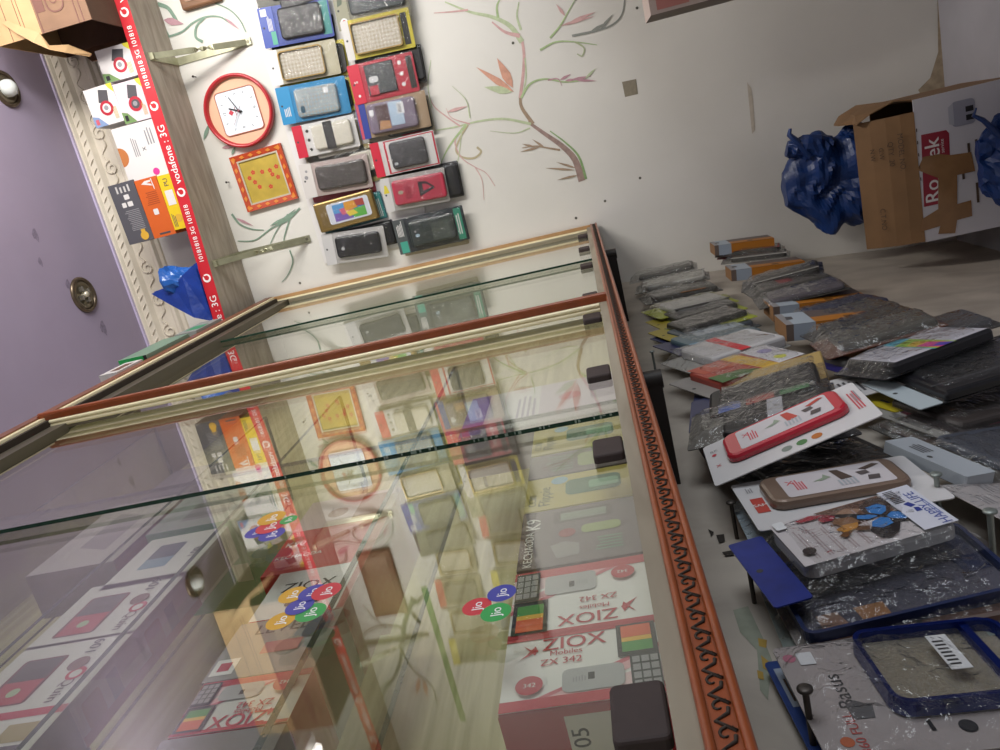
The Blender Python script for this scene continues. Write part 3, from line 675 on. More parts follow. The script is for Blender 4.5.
box_on_shelf('phone_box', 'dark grey phone box with a small white label, nearest on the lower glass shelf', 'phone boxes on the lower shelf', (270,725), (270,775), .096, {'all': mat('#6a6664', .45), 'left': RDM},
    [('front', 'rect', .1, .3, .36, .55, WH), ('front', 'rect', .16, .36, .3, .48, RDM), ('front', 'poly', [(.3, .98), (.7, .98), (.5, .7)], mat('#5c1f28', .4))], .07)
# boxes on the middle shelf
SB = 1.561; XQ = -.335
QB = mat('#9b8f86', 0.5)
def quin(): return [('front', 'rr', .12, .44, .76, .84, .004, mat('#6b3434', 0.45)), ('front', 'rect', .14, .47, .44, .81, mat('#a8343a', 0.45)), ('front', 'rect', .45, .47, .74, .81, mat('#4a4443', 0.45)), ('front', 'disc', .29, .64, .006, mat('#9fb08a', .5)),
          ('front', 'text', 'Quin', .24, .2, .016, PI, mat('#6a5a5c', .5)), ('front', 'disc', .44, .2, .009, RDM), ('front', 'disc', .435, .2, .0055, WH2), ('front', 'text', '109', .82, .26, .016, 0, DGR), ('front', 'disc', .58, .26, .010, mat('#6d4b45', 0.5)),
          ('bottom', 'rect', .05, .05, .95, .95, mat('#8c7f76', .5)), ('bottom', 'rr', .1, .2, .35, .8, .004, mat('#7a4a35', .5)), ('bottom', 'rect', .45, .2, .6, .8, DGR), ('bottom', 'rect', 0, 0, 1, .22, mat('#7d4a44', .5))]
lab = ['white phone box showing a red and black phone, farther of two alike', 'white phone box showing a red and black phone, nearer of two alike']
box_on_shelf('phone_box', 'white phone box with a blue-black screen print, farthest on the middle shelf', 'phone boxes on the middle shelf', (180,535), (180,577), .10, {'all': WH2}, [('front', 'rr', .3, .4, .8, .75, .003, mat('#3c4a5c', 0.4)), ('front', 'rect', .3, .4, .5, .75, mat('#6d8ca0', .4)), ('front', 'text', '109', .5, .15, .016, 0, BLK), ('bottom', 'rect', .1, .1, .9, .9, QB)], .042, XQ, SB)
box_on_shelf('phone_box', lab[0], 'phone boxes on the middle shelf', (140,579), (140,632), .115, {'all': WH2, 'bottom': QB}, quin(), .042, XQ, SB)
box_on_shelf('phone_box', lab[1], 'phone boxes on the middle shelf', (110,634), (110,700), .115, {'all': WH2, 'bottom': QB}, quin(), .042, XQ, SB)
box_on_shelf('phone_box', 'white accessory box with red header and photo grid, nearest on the middle shelf', 'phone boxes on the middle shelf', (70,703), (70,790), .12, {'all': WH2, 'bottom': mat('#5c5c66', .5)},
    [('front', 'rect', 0, .0, .1, 1, RDM), ('front', 'rect', .9, .0, 1, 1, RDM), ('front', 'poly', [(.6, .1), (.82, .1), (.82, .35), (.6, .35)], mat('#9a8a5a', .5)), ('front', 'poly', [(.35, .1), (.56, .1), (.56, .35), (.35, .35)], mat('#5c5560', .5)), ('front', 'poly', [(.6, .45), (.82, .45), (.82, .8), (.6, .8)], mat('#4c3a3a', .5)), ('front', 'lines', .3, .45, .55, .8, 6, GRY)], .05, XQ, SB)
# boxes further back and up
box_on_shelf('phone_box', 'green-ended grey box beyond the white phone boxes', 'phone boxes at the back of the middle shelf', (170,500), (170,531), .12, {'all': mat('#8f9690', .45), 'left': mat('#4f9a70', .45)}, [('front', 'rect', .2, .2, .8, .7, mat('#6b6a68', .4)), ('left', 'rect', .3, .02, .5, .2, WH), ('left', 'disc', .7, .2, .008, DGR), ('bottom', 'rect', 0, 0, 1, 1, mat('#4f9a70', .45))], .12, XQ, SB)
UB = 1.706
box_on_shelf('phone_box', 'red and white box with grey end on the third glass shelf', 'phone boxes on the third shelf', (120,505), (37,575), .12, {'all': mat('#8f4a48', .45), 'front': mat('#b3a9aa', .45), 'left': mat('#6f6c52', .5)}, [('front', 'poly', [(.2, .3), (.7, .3), (.8, .7), (.3, .7)], mat('#8c8488', .45)), ('bottom', 'rect', .05, .1, .95, .9, mat('#8f4a40', .5)), ('bottom', 'rect', .1, .2, .3, .6, GRY), ('bottom', 'disc', .5, .5, .012, mat('#6b4a4a', .5))], .06, -.345, UB)
box_on_shelf('phone_box', 'dark mauve box farther along the third glass shelf', 'phone boxes on the third shelf', (190,468), (123,503), .08, {'all': mat('#6a5f68', .45)}, [('front', 'lines', .1, .2, .8, .7, 6, mat('#8a7f8a', .5))], .06, -.345, UB)

# ------------------------------------------------------------------ on top of the case
ZC = ZT + .001
def topbox(label, y, x, ln, wd, h, yaw, mats, decals=()):
    M = Matrix.Translation((x, y, ZC)) @ Matrix.Rotation(yaw, 4, 'Z') @ Matrix(((1,0,0,0),(0,0,-1,0),(0,1,0,0),(0,0,0,1)))
    return carton('accessory_box', label, 'boxes on top of the case', M, wd, h, ln, mats, decals)
topbox('green and grey-topped box on top of the display case', 1.73, -.296, .22, .10, .075, .0, {'all': mat('#6f8a78', .5), 'front': mat('#1e9a4c', .45), 'left': mat('#1e9a4c', .45)}, [('front', 'rect', .0, .0, 1, .12, BLK)])
topbox('flat white box with dark printing nearest on top of the display case', 1.60, -.301, .11, .10, .045, -.0, {'all': WH2}, [('front', 'rect', .0, .0, .9, .4, BLK), ('right', 'rect', .2, .2, .8, .7, mat('#6b4a3c', .5))])
topbox('grey flat box leaning beyond the green box on the display case', 1.99, -.288, .16, .08, .065, .0, {'all': mat('#8f918c', .5)}, [('right', 'rect', .2, .1, .6, .8, mat('#3a8a5c', .5)), ('front', 'rect', .2, .2, .7, .8, WH2)])

# ------------------------------------------------------------------ things on the plank shelf
ST = SZ + .0375
def shelfbox(label, x, h, w, dp, z, mats, decals, roll=0, yaw=0, dy=0.0):
    return carton('product_box', label, 'product boxes on the plank shelf', facing_y((x, fy(x) + .006 + dy, z), roll, yaw), w, h, dp, mats, decals)
PK = mat('#c25b6a', .45); YY = mat('#d8cc3a', .45); GG = mat('#6b8a52', .5)
def lampfront(n): return [('front', 'poly', [(.0, .55), (.25, .8), (.3, 1), (0, 1)], GG if n != 2 else mat('#7d92b8', .5)), ('front', 'poly', [(.75, 0), (1, 0), (1, .2), (.9, .15)], YY),
    ('front', 'poly', [(.5, .3), (.85, .2), (.92, .5), (.6, .62)], DGR), ('front', 'disc', .42, .42, .021, RDM), ('front', 'disc', .42, .42, .013, WH if n != 1 else DGR), ('front', 'disc', .43, .43, .007, GRY), ('front', 'rect', .06, .82, .2, .93, BLK if n != 2 else PK), ('front', 'lines', .1, .1, .45, .24, 4, mat('#b9a05a', .5)), ('left', 'rect', .1, .05, .9, .9, mat('#b7b3b0', .5))]
shelfbox('white box with a red round lamp picture, close to the big carton', .515, .108, .09, .08, ST, {'all': WH}, lampfront(0), yaw=.0)
shelfbox('white box with a red lamp picture on pink, under a similar box', .405, .088, .112, .09, ST, {'all': mat('#d8c6cf', .45)}, lampfront(1))
shelfbox('white box with a red and black lamp picture, on top of the pink one', .415, .092, .108, .085, ST + .089, {'all': WH}, lampfront(2), .02)
shelfbox('white box with thin black writing and a magenta dot', .262, .135, .165, .09, ST, {'all': WH}, [('front', 'poly', [(.50 + .17*math.cos(q*PI/10), 1 - .19*math.sin(q*PI/10)) for q in range(11)][::-1], mat('#b8703a', .5)), ('front', 'disc', .13, .3, .0105, mat('#d33a92', .45)), ('front', 'lines', .45, .52, .8, .66, 3, GRY), ('front', 'text', 'X', .55, .4, .016, 0, DGR), ('front', 'lines', .6, .1, .9, .3, 3, GRY), ('front', 'rect', .0, .0, .02, 1, WH2)])
shelfbox('yellow box with black printing, bottom of the stack of three', .105, .042, .162, .09, ST, {'all': mat('#e3c21f', .4)}, [('front', 'text', 'PU', .86, .5, .02, 0, DGR), ('front', 'rect', .45, .2, .72, .8, WH), ('front', 'disc', .2, .4, .012, YLM), ('front', 'lines', .05, .6, .3, .9, 3, DGR)])
shelfbox('orange box with white logo, middle of the stack of three', .102, .072, .175, .095, ST + .043, {'all': mat('#cf5f22', .4), 'left': mat('#b9531e', .4)}, [('front', 'poly', [(.86, .3), (.92, .75), (.96, .55), (.96, .3), (.93, .3), (.92, .5), (.89, .3)], WH), ('front', 'poly', [(.8, .22), (.98, .24), (.98, .28), (.8, .26)], WH), ('front', 'vlines', .55, .2, .78, .8, 7, mat('#a84a1c', .5)), ('front', 'rr', .38, .4, .48, .62, .003, WH), ('front', 'rect', .04, .2, .07, .7, DGR)], .01)
shelfbox('dark grey box with white printing and yellow end, top of the stack of three', .105, .084, .180, .098, ST + .1165, {'all': mat('#55545a', .4), 'right': mat('#2e2d31', .5)}, [('front', 'rr', .72, .35, .8, .55, .002, WH), ('front', 'rr', .6, .3, .68, .5, .002, WH), ('front', 'rr', .6, .56, .68, .72, .002, WH), ('front', 'vlines', .2, .15, .55, .75, 12, GRY), ('front', 'disc', .09, .3, .013, YLM), ('front', 'rect', .09, .22, .2, .38, YLM), ('front', 'lines', .84, .2, .97, .8, 4, WH2)], .02)

def crumple(mb, base, h, M, seed, amp=.02, n=26, rings=14, prof=None, T=None, lean=(0, 0), fq=1.0):
    """a plastic bag: closed lumpy surface with sharp folds"""
    random.seed(seed); V = []; F = []; off = Vector((seed*3.1, seed*1.7, 0))
    prof = prof or (lambda u: (1 - abs(2*u - .9)**3)*.9 + .1)
    for i in range(rings + 1):
        u = i / rings
        for k in range(n):
            an = 2*PI*k/n; k_ = max(.05, prof(u))
            p = Vector((base[0]*k_*math.cos(an), base[1]*k_*math.sin(an), h*u))
            nz = noise.noise(p*16*fq + off); nz2 = abs(noise.noise(p*34*fq + off*2)); dirv = Vector((math.cos(an), math.sin(an), .25*nz))
            p += dirv * (amp*nz - amp*1.1*nz2) * (0.4 + k_) + Vector((lean[0]*u*u, lean[1]*u*u, 0))
            V.append(p)
    for i in range(rings):
        for k in range(n):
            l = (k+1) % n; F.append((i*n+k, i*n+l, (i+1)*n+l, (i+1)*n+k))
    F.append(tuple(reversed(range(n)))); F.append(tuple(range(rings*n, rings*n + n)))
    mb.add(V, F, M, False, T)
BAG = mat('#1c3a8c', 0.3, 0, 0.25, 12, 0.35, 40); BAGD = mat('#15336a', 0.4, 0, 0.3, 12, 0.25, 30); BAGL = mat('#2a62b4', 0.28, 0, 0.2, 12, 0.3, 40)
c = Vector((-.165, 2.33, ST))
t = thing('plastic_bag', 'shiny blue plastic bag with a pointed corner on the plank shelf', 'plastic bag', Matrix.Translation(c))
a = MB(); crumple(a, (.075, .06), .115, BAG, 3, .018, 28, 12, lambda u: .95 - .35*u*u); a.build('body', t)
a = MB()                                                     # the flap drawn up to a point, and the open mouth behind it
P0 = [Vector((-.10, -.075, .0)), Vector((-.075, -.085, .05)), Vector((-.03, -.07, .11)), Vector((.022, -.05, .178)), Vector((.03, -.055, .10)), Vector((.055, -.07, .05)), Vector((.08, -.07, .0))]
V = []; F = []; 
for i, p in enumerate(P0): V += [p, p + Vector((0, .012, .0)), ]
a.add([P0[0], P0[1], P0[2], P0[3], P0[4], P0[5], P0[6]], [(0, 1, 5, 6), (1, 2, 4, 5), (2, 3, 4)], BAG)
a.add([p + Vector((.003, .012, -.002)) for p in P0], [(6, 5, 1, 0), (5, 4, 2, 1), (4, 3, 2)], BAG); a.build('pointed_flap', t)
a = MB(); crumple(a, (.045, .04), .10, BAGL, 9, .014, 22, 9, lambda u: .7 + .35*u, Matrix.Translation((.045, -.03, .02))); a.build('open_mouth', t)

# big torn carton at the end of the shelf
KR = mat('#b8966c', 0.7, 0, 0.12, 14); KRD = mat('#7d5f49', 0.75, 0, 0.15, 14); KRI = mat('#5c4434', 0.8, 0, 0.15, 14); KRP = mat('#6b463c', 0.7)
t = thing('torn_carton', 'large torn brown carton at the shelf corner against the ceiling', 'carton', Matrix.Translation((.60, 2.16, ST)))
w_, h_, dp_ = .50, .285, .30
a = MB(); th = .004
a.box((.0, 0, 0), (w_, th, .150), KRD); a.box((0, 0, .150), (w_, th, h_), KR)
for z in (.02, .034, .142): a.box((.0, -.0008, z), (.46, -.0002, z + .003), KRP)
T = frame((.10, -.0011, .085), (1,0,0), (0,0,1), (0,-1,0)); a.ring(rrect(-.06, -.026, .09, .026, .022, 5), rrect(-.056, -.022, .086, .022, .019, 5), 0, .0004, KRP, T); a.text('G', -.03, .002, .0002, .030, KRP, 0, T)
a.box((.05, -.0008, .118), (.16, -.0002, .142), KRP); a.box((.30, -.0008, .06), (.48, -.0002, .08), KRP)
for z in (.19, .20, .235): a.box((0, -.0008, z), (w_, -.0002, z + .002), KRD)
a.build('front_panel', t)
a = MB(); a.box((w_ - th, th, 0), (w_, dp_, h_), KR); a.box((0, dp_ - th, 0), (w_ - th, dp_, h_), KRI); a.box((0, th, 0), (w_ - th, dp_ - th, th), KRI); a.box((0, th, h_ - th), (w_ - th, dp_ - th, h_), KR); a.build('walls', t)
def sheet(mb, grid, M, th=.003):
    """a bent cardboard sheet through a grid of points"""
    R_, C_ = len(grid), len(grid[0]); V = [Vector(p) for row in grid for p in row]; F = []
    for i in range(R_ - 1):
        for k in range(C_ - 1): F.append((i*C_+k, i*C_+k+1, (i+1)*C_+k+1, (i+1)*C_+k))
    n_ = (V[1] - V[0]).cross(V[C_] - V[0]).normalized() * th; o = len(V)
    mb.add(V + [p + n_ for p in V], F + [tuple(o + i for i in reversed(f)) for f in F] + [(k, k+1, o+k+1, o+k) for k in range(C_-1)] + [((R_-1)*C_+k+1, (R_-1)*C_+k, o+(R_-1)*C_+k, o+(R_-1)*C_+k+1) for k in range(C_-1)] + [((i+1)*C_, i*C_, o+i*C_, o+(i+1)*C_) for i in range(R_-1)] + [(i*C_+C_-1, (i+1)*C_+C_-1, o+(i+1)*C_+C_-1, o+i*C_+C_-1) for i in range(R_-1)], M)
c0 = Vector((.60, 2.16, ST))
def cp(px, py, y): return tuple(at(px, py, 1, y) - c0)
# torn end flap: from the upper end edge, hanging outward with a ragged tip
a = MB(); sheet(a, [[cp(3, 24, 2.16), cp(16, 33, 2.15), cp(34, 43, 2.15), cp(50, 50, 2.16), cp(66, 53, 2.19), cp(90, 57, 2.24)], [cp(8, 21, 2.162), cp(22, 27, 2.155), cp(40, 33, 2.155), cp(50, 46, 2.165), cp(69, 45, 2.20), cp(92, 54, 2.24)]], KR); a.build('torn_end_flap', t)
a = MB(); sheet(a, [[(-.001, .27, .02), (-.001, .27, .2)], [(-.03, .25, .03), (-.028, .25, .19)], [(-.055, .21, .05), (-.05, .215, .16)]], KRD); a.build('back_end_flap', t)

# ------------------------------------------------------------------ carton, bags and box near the floor
BX0, BX1, BY, BH = -.452, -.098, 2.10, .247
TAPE = mat('#8d6a48', 0.25, 0, 0.15, 20); MRN = mat('#8c2434', 0.5); BW = mat('#c3c0c6', 0.5); KB = mat('#80603f', 0.7, 0, 0.15, 10); INK = mat('#4b3a2e', 0.7)
t = thing('shipping_carton', 'open white and brown shipping carton with red logo on the floor', 'carton', Matrix.Translation(((BX0 + BX1)/2, BY, 0)))
hw = (BX1 - BX0)/2
a = MB(); a.box((-hw, 0, .003), (hw, .004, BH), BW)
T = frame((0, -.0004, BH), (1,0,0), (0,0,1), (0,-1,0))
q0, q1, q2, q3 = at(948,132,1,BY), at(919,134,1,BY), at(921,206,1,BY), at(938,205,1,BY)
bq = lambda q: (q.x - (BX0 + BX1)/2, q.z - BH, 0)
a.poly([bq(at(px, py, 1, BY)) for px, py in ((921,135),(946,130),(949,133),(950,160),(938,172),(938,204),(924,207))], MRN, T)
for s_, px, py in (('Ro', 932, 192), ('tek', 932, 152)):
    q = bq(at(px, py, 1, BY)); a.text(s_, q[0], q[1], .0004, .050, WH, 0, T, bold=True)
q = bq(at(942, 146, 1, BY)); a.text('service', q[0], q[1], .0004, .012, WH, 0, T)
def bp(px, py): q = at(px, py, 1, BY); return (q.x - (BX0 + BX1)/2, q.z - BH)
for k, poly in enumerate(([(917,170),(923,157),(938,154),(950,155),(971,152),(975,171),(957,175),(957,204),(971,200),(972,216),(957,220),(955,233),(938,234),(940,226),(920,232),(922,219),(938,209),(938,178)],)): a.poly([(*bp(*p), .0008 + .0002*k) for p in poly], TAPE, T)
for q in range(5): a.box((-.02 + q*.03, -.0012, BH - .003), (-.012 + q*.03, -.0006, BH - .001), INK)
# printed adapter picture
GA = mat('#8f8f9c', 0.45); a.poly([(x, y, .0005) for x, y in rrect(.09, -.14, .150, -.085, .01, 3)], GA, T); a.poly([(.095, -.09, .0008), (.148, -.09, .0008), (.14, -.078, .0008), (.10, -.078, .0008)], mat('#a9a9b3', .4), T)
for u in (.1, .12): a.box((u, -.0012, BH - .136), (u + .013, -.0008, BH - .118), BLK)
for u, v, w in ((-.02, -.105, .04), (.01, -.122, .07), (.03, -.14, .04), (-.08, -.135, .05)): a.poly([(u - w/2, v, .0006), (u + w/2, v, .0006), (u + w/2, v + .006, .0006), (u - w/2, v + .006, .0006)], INK, T)
a.build('front_panel', t)
a = MB(); a.box((-hw, .004, .003), (-hw + .004, .30, BH), KB); a.box((hw - .004, .004, .003), (hw, .30, BH), KB); a.box((-hw + .004, .296, .003), (hw - .004, .30, BH), KB); a.box((-hw, 0, 0), (hw, .30, .003), KB); a.build('walls', t)
a = MB(); ln = .125
def fp(u, v, k=0): return (u, .002 + v*.055 - .012*math.sin(v*PI) - k*.001, BH + v*ln)
sheet(a, [[fp(-hw + .002 + (2*hw - .03)*i/6, v) for i in range(7)] for v in (0, .25, .5, .75, 1)], KB)
sl = math.atan2(ln, .055)
T = frame((0, -.004, BH), (1,0,0), (0, math.cos(sl), math.sin(sl)), (0, -math.sin(sl), math.cos(sl)))
for u, v, s_, sz in ((.06, .035, 'MODEL NO.', .017), (.06, .058, 'QTY  20', .017), (.065, .08, 'G.W', .015), (.065, .1, 'N.W', .015), (-.10, .09, 'C.T.NO', .017)): a.text(s_, u, v, .012, sz, INK, PI, T)
a.build('front_flap', t)['label'] = 'raised brown flap with black print'
a = MB(); sheet(a, [[(hw - .001, .01 + .28*i/3, BH) for i in range(4)], [(hw + .006, .01 + .27*i/3, BH + .04) for i in range(4)], [(hw - .012, .02 + .25*i/3, BH + .095 + .01*math.sin(i*2)) for i in range(4)], [(hw - .03, .03 + .22*i/3, BH + .125 - .012*(i % 2)) for i in range(4)]], KB); a.build('side_flap', t)
t = thing('plastic_bag', 'crumpled dark blue plastic bag stuffed in the carton by the wall', 'plastic bag', Matrix.Translation((-.275, 2.335, BH - .10)))
a = MB(); crumple(a, (.15, .085), .37, BAGD, 5, .026, 64, 44, lambda u: .78 + .22*math.sin(PI*min(1, u*1.1)) - (.45*max(0, u - .76)/.24) - .18*math.exp(-((u - .60)/.07)**2), fq=.6); a.build('body', t)
a = MB(); crumple(a, (.055, .045), .11, BAGD, 12, .02, 20, 10, lambda u: .9 - .4*u, Matrix.Translation((.085, -.03, .25)) @ Matrix.Rotation(.35, 4, 'Y')); a.build('knot', t)
a = MB(); a.tube([(.09, -.04, .30), (.13, -.05, .33), (.155, -.05, .35), (.17, -.05, .345)], [.022, .018, .014, .009], BAGD, 8, flat=.5); a.build('handle_ear', t)
t = thing('plastic_bag', 'dark blue plastic bag standing before the white carton face', 'plastic bag', Matrix.Translation((-.27, 1.97, .0)))
a = MB(); crumple(a, (.17, .06), .165, BAGD, 21, .03, 36, 16, lambda u: .95 - .5*u*u); a.build('body', t)
a = MB(); a.tube([(.06, -.02, .13), (.10, -.03, .165), (.115, -.03, .185), (.13, -.03, .178)], [.016, .011, .008, .004], BAGD, 8, flat=.5); a.build('handle_ear', t)

e = at(652, 22, 1, 1.70)
t = carton('picture_box', 'box printed with pink and red pictures at the frame edge', None, facing_y((e.x + .172, 1.70, .60)), .32, e.z - .60, .11, {'all': mat('#b9a79f', .5), 'left': mat('#6b5c50', .6)},
    [('front', 'rect', .02, .72, .3, .95, mat('#b4766e', .5)), ('front', 'rect', .34, .7, .62, .96, mat('#a83a3e', .5)), ('front', 'poly', [(.05, .75), (.2, .8), (.25, .92), (.1, .93)], mat('#caa59a', .5)), ('front', 'rect', .02, .3, .6, .66, mat('#bfa9a3', .5)), ('front', 'disc', .15, .5, .03, mat('#a3505a', .5))])
t = thing('wooden_stool', 'plain wooden stool under the picture box, mostly out of frame', 'stool', Matrix.Translation((e.x + .172, 1.76, 0)))
WD = streaks('#6b513a', '#82664b', (8, 1, 8))
a = MB(); a.box((-.13, -.09, .57), (.13, .09, .598), WD); a.build('seat', t)
for sx in (-1, 1):
    for sy in (-1, 1):
        a = MB(); a.tube([(sx*.12, sy*.08, 0), (sx*.10, sy*.07, .57)], .014, WD, 8); a.build('leg', t)
t = thing('added_shade_cabinet', 'added unseen brown two-door cabinet on the right, shading the lower wall', 'cabinet', Matrix.Translation((.85, 1.75, 0)))  # unseen cabinet added to block side light from the lower wall
a = MB(); a.box((-.17, -.6, .06), (.17, .6, 1.04), WD); a.box((-.16, -.58, 0), (.16, .58, .06), DARK); a.box((-.19, -.62, 1.04), (.19, .62, 1.065), WD); a.build('body', t)
for sy in (-1, 1):
    a = MB(); a.box((-.182, min(.01*sy, .58*sy), .09), (-.17, max(.01*sy, .58*sy), 1.01), mat('#7a5d42', .5, 0, .1, 12)); dr = a.build('door', t)
    a = MB(); a.tube([(-.20, .06*sy, .52), (-.20, .06*sy, .62)], .006, SV, 8); a.tube([(-.181, .06*sy, .525), (-.20, .06*sy, .525)], .004, SV, 6); a.tube([(-.181, .06*sy, .615), (-.20, .06*sy, .615)], .004, SV, 6); a.build('handle', dr)

# ------------------------------------------------------------------ counter front below the case
CNT = streaks('#a0978d', '#bab1a5', (1.5, 2.2, 1.5), 0.7, 4)
t = thing('counter', 'dirty grey counter front below the glass case, studded with nails', 'counter', Matrix.Translation((PX0, .9, 0)))
xf = lambda z: PX0 + PSL*z
a = MB(); V = [(xf(0), -.6, 0), (xf(0), WY - .002, 0), (xf(ZB - .001), WY - .002, ZB - .001), (xf(ZB - .001), -.6, ZB - .001)]
V2 = [(XL + .001, p[1], p[2]) for p in V]
a.add(V + V2, [(0, 1, 2, 3), (7, 6, 5, 4), (0, 3, 7, 4), (1, 5, 6, 2), (2, 6, 7, 3), (0, 4, 5, 1)], CNT)
o = a.build('front_panel', t); o.data.transform(Matrix.Translation((-PX0, -.9, 0)))
a = MB()
def stain(pts, M, k):
    a = MB(); a.poly([tuple(onfront(px, py, .0006 + .0002*k) - Vector((PX0, .9, 0))) for px, py in pts], M); a.build('paint_stain', t)
stain([(733,610),(748,606),(764,640),(772,660),(768,700),(760,690),(757,650),(740,632)], mat('#8b8f80', .7, 0, .1, 80), 0)
for k, q in enumerate(([(758,638),(767,640),(766,648),(759,646)], [(761,655),(772,664),(771,672),(763,668)], [(757,670),(763,672),(764,680),(758,678)])): stain(q, mat('#a3863c', .6), 1 + k)
for k, q in enumerate(([(716,535),(724,534),(725,541),(719,543)], [(722,552),(733,550),(734,555),(725,556)], [(708,529),(714,532),(711,536)])): stain(q, mat('#2a241f', .8), 5 + k)


# ------------------------------------------------------------------ phone cases in hanging packs
def pouch_sheet(w, h, z, seed, bulge=.006, rough=.0035, nx=12, ny=18, top=.0):
    """wrinkled plastic film over a pack: closed down to the card at its edges"""
    off = Vector((seed*2.3, seed*5.1, seed)); V = []; F = []
    for j in range(ny + 1):
        for i in range(nx + 1):
            u, v = i/nx, j/ny; e = min(1, min(u, 1-u)*7) * min(1, min(v, 1-v)*9); 
            q = Vector((u*w*42, v*h*42, 0)) + off; zz = .0012 + e*(z + bulge*(.4 + noise.noise(q*.35)) + rough*noise.noise(q) + rough*abs(noise.noise(q*2.3)))
            V.append(((u - .5)*w*(1 + .012*noise.noise(Vector((0, v*9, seed)))), -top - v*h, max(.0012, zz) if e > 0 else .0012 + .002*abs(noise.noise(q*1.7))))
    for j in range(ny):
        for i in range(nx):
            k = j*(nx+1) + i; F.append((k, k+nx+1, k+nx+2, k+1))
    return V, F
def weave(hexa, hexb):
    key = ('wv', hexa, hexb)
    if key in MATS: return MATS[key]
    M = bpy.data.materials.new('m_diamond'); M.use_nodes = True; nt = M.node_tree; b = nt.nodes['Principled BSDF']; b.inputs['Roughness'].default_value = .3
    tc = nt.nodes.new('ShaderNodeTexCoord'); mp = nt.nodes.new('ShaderNodeMapping'); mp.inputs['Rotation'].default_value = (0, 0, .785); mp.inputs['Scale'].default_value = (130, 130, 1)
    ck = nt.nodes.new('ShaderNodeTexChecker'); ck.inputs['Scale'].default_value = 1; ck.inputs['Color1'].default_value = lin(hexa); ck.inputs['Color2'].default_value = lin(hexb)
    nt.links.new(tc.outputs['Object'], mp.inputs['Vector']); nt.links.new(mp.outputs['Vector'], ck.inputs['Vector']); nt.links.new(ck.outputs['Color'], b.inputs['Base Color'])
    MATS[key] = M; return M
WHT = mat('#dedddb', .5); LAB = mat('#d7d8da', .5); CK = mat('#19191c', .42, 0, .12, 60); CKB = mat('#2f2b27', .45, 0, .12, 60); GOLD = mat('#a58a50', .25, .6); GOLDP = mat('#8d7544', .3, .45, .1, 30)
ORW = mat('#b06f1e', .45); KRAFT = mat('#8f6a47', .7)
NP = [0]
def pack(label, group, M, w, h, spec, name='phone_case_pack', cat='phone case'):
    """a case on its hang card: origin at the hang hole edge (top middle), +z out from the wall"""
    NP[0] += 1; sd = NP[0]
    t = thing(name, label, cat, M, group); sp = spec
    # backing card
    a = MB(); bc = sp.get('card'); hd = sp.get('hdr'); hh = sp.get('hh', .17) * h
    if bc:
        a.prism(rrect(-w/2, -h, w/2, 0, .004, 2), 0, .0012, bc)
        for i, dc in enumerate(sp.get('card_art', ())): art(a, dc, w, h, .0014 + .0001*i)
        a.build('backing_card', t)
    if hd:
        a = MB(); a.prism(rrect(-w/2 - .0005, -hh, w/2 + .0005, .002, .002, 1), .0013, .0026 + sp.get('hz', 0), hd)
        a.disc(0, -.008, .0028 + sp.get('hz', 0), .0032, mat('#3b3b3b', .6), 12)
        for i, dc in enumerate(sp.get('hdr_art', ())): art(a, dc, w, hh, .0029 + sp.get('hz', 0) + .0001*i)
        a.build('header_card', t)
    zt = .004
    cs = sp.get('case')
    if cs:
        x0, v0, x1, v1 = cs.get('at', (-.38, .22, .38, .95)); th = cs.get('th', .011)
        X0, X1, Y1_, Y0_ = x0*w, x1*w, -v0*h, -v1*h; kd = cs['kind']; cm = cs['m']; z0 = .0028; rr = cs.get('r', .011)
        O = rrect(X0, Y0_, X1, Y1_, rr, 4); a = MB()
        if kd == 'bumper':
            I = rrect(X0 + .0036, Y0_ + .0036, X1 - .0036, Y1_ - .0036, rr*.75, 4); a.ring(O, I, z0, z0 + th, cm); a.build('bumper_rim', t)
            a = MB(); a.prism(inset(O, .004), z0 + .001, z0 + .0028, cs.get('m2', CLEARCASE))
            if 'bar' in cs: a.box((X0 + .004, Y0_ + (Y1_ - Y0_)*cs['bar'] - .003, z0 + .003), (X1 - .004, Y0_ + (Y1_ - Y0_)*cs['bar'] + .003, z0 + th*.8), cm)
        else:
            a.prism(O, z0, z0 + th, cm, bev=min(.005, th*.5), Mtop=cs.get('m2', cm))
        zt = z0 + (th if kd != 'bumper' else .003); zz = zt + .0002
        W_, H_ = X1 - X0, Y1_ - Y0_
        if cs.get('cam'): 
            cu, cv, cr = cs['cam']; a.poly([(x, y, zz) for x, y in rrect(X0 + cu*W_ - cr*.7, Y1_ - cv*H_ - cr, X0 + cu*W_ + cr*.7, Y1_ - cv*H_ + cr, cr*.7, 4)], cs.get('camm', mat('#a9adb0', .3))); zz += .0001
        for i, dc in enumerate(cs.get('art', ())): art(a, dc, W_, H_, zz + .0001*i, X0 + W_/2, Y1_)
        a.build('phone_case', t); zt = z0 + th
    for i, st_ in enumerate(sp.get('labels', ())):
        u0, v0, u1, v1 = st_; a = MB(); a.box((u0*w, -v1*h, zt + .0003), (u1*w, -v0*h, zt + .0007), LAB)
        for q in range(7): a.box((u0*w + (u1-u0)*w*(.12 + .11*q), -v1*h + (v1-v0)*h*.35, zt + .0007), (u0*w + (u1-u0)*w*(.12 + .11*q + .05), -v0*h - (v1-v0)*h*.12, zt + .0008), BLK)
        a.build('barcode_label', t)
    if sp.get('pouch', True):
        a = MB(); tp = (hh if hd else 0); V, F = pouch_sheet(w*sp.get('pw', 1.0), h - tp + sp.get('over', .0), zt, sd, sp.get('bulge', .004), sp.get('wr', .0028), top=tp); a.add(V, F, sp.get('film', POUCH), True); a.build('clear_pouch', t)
    if sp.get('hook'):                                       # the nail or peg is part of the wall, not of the pack
        pass
    return t
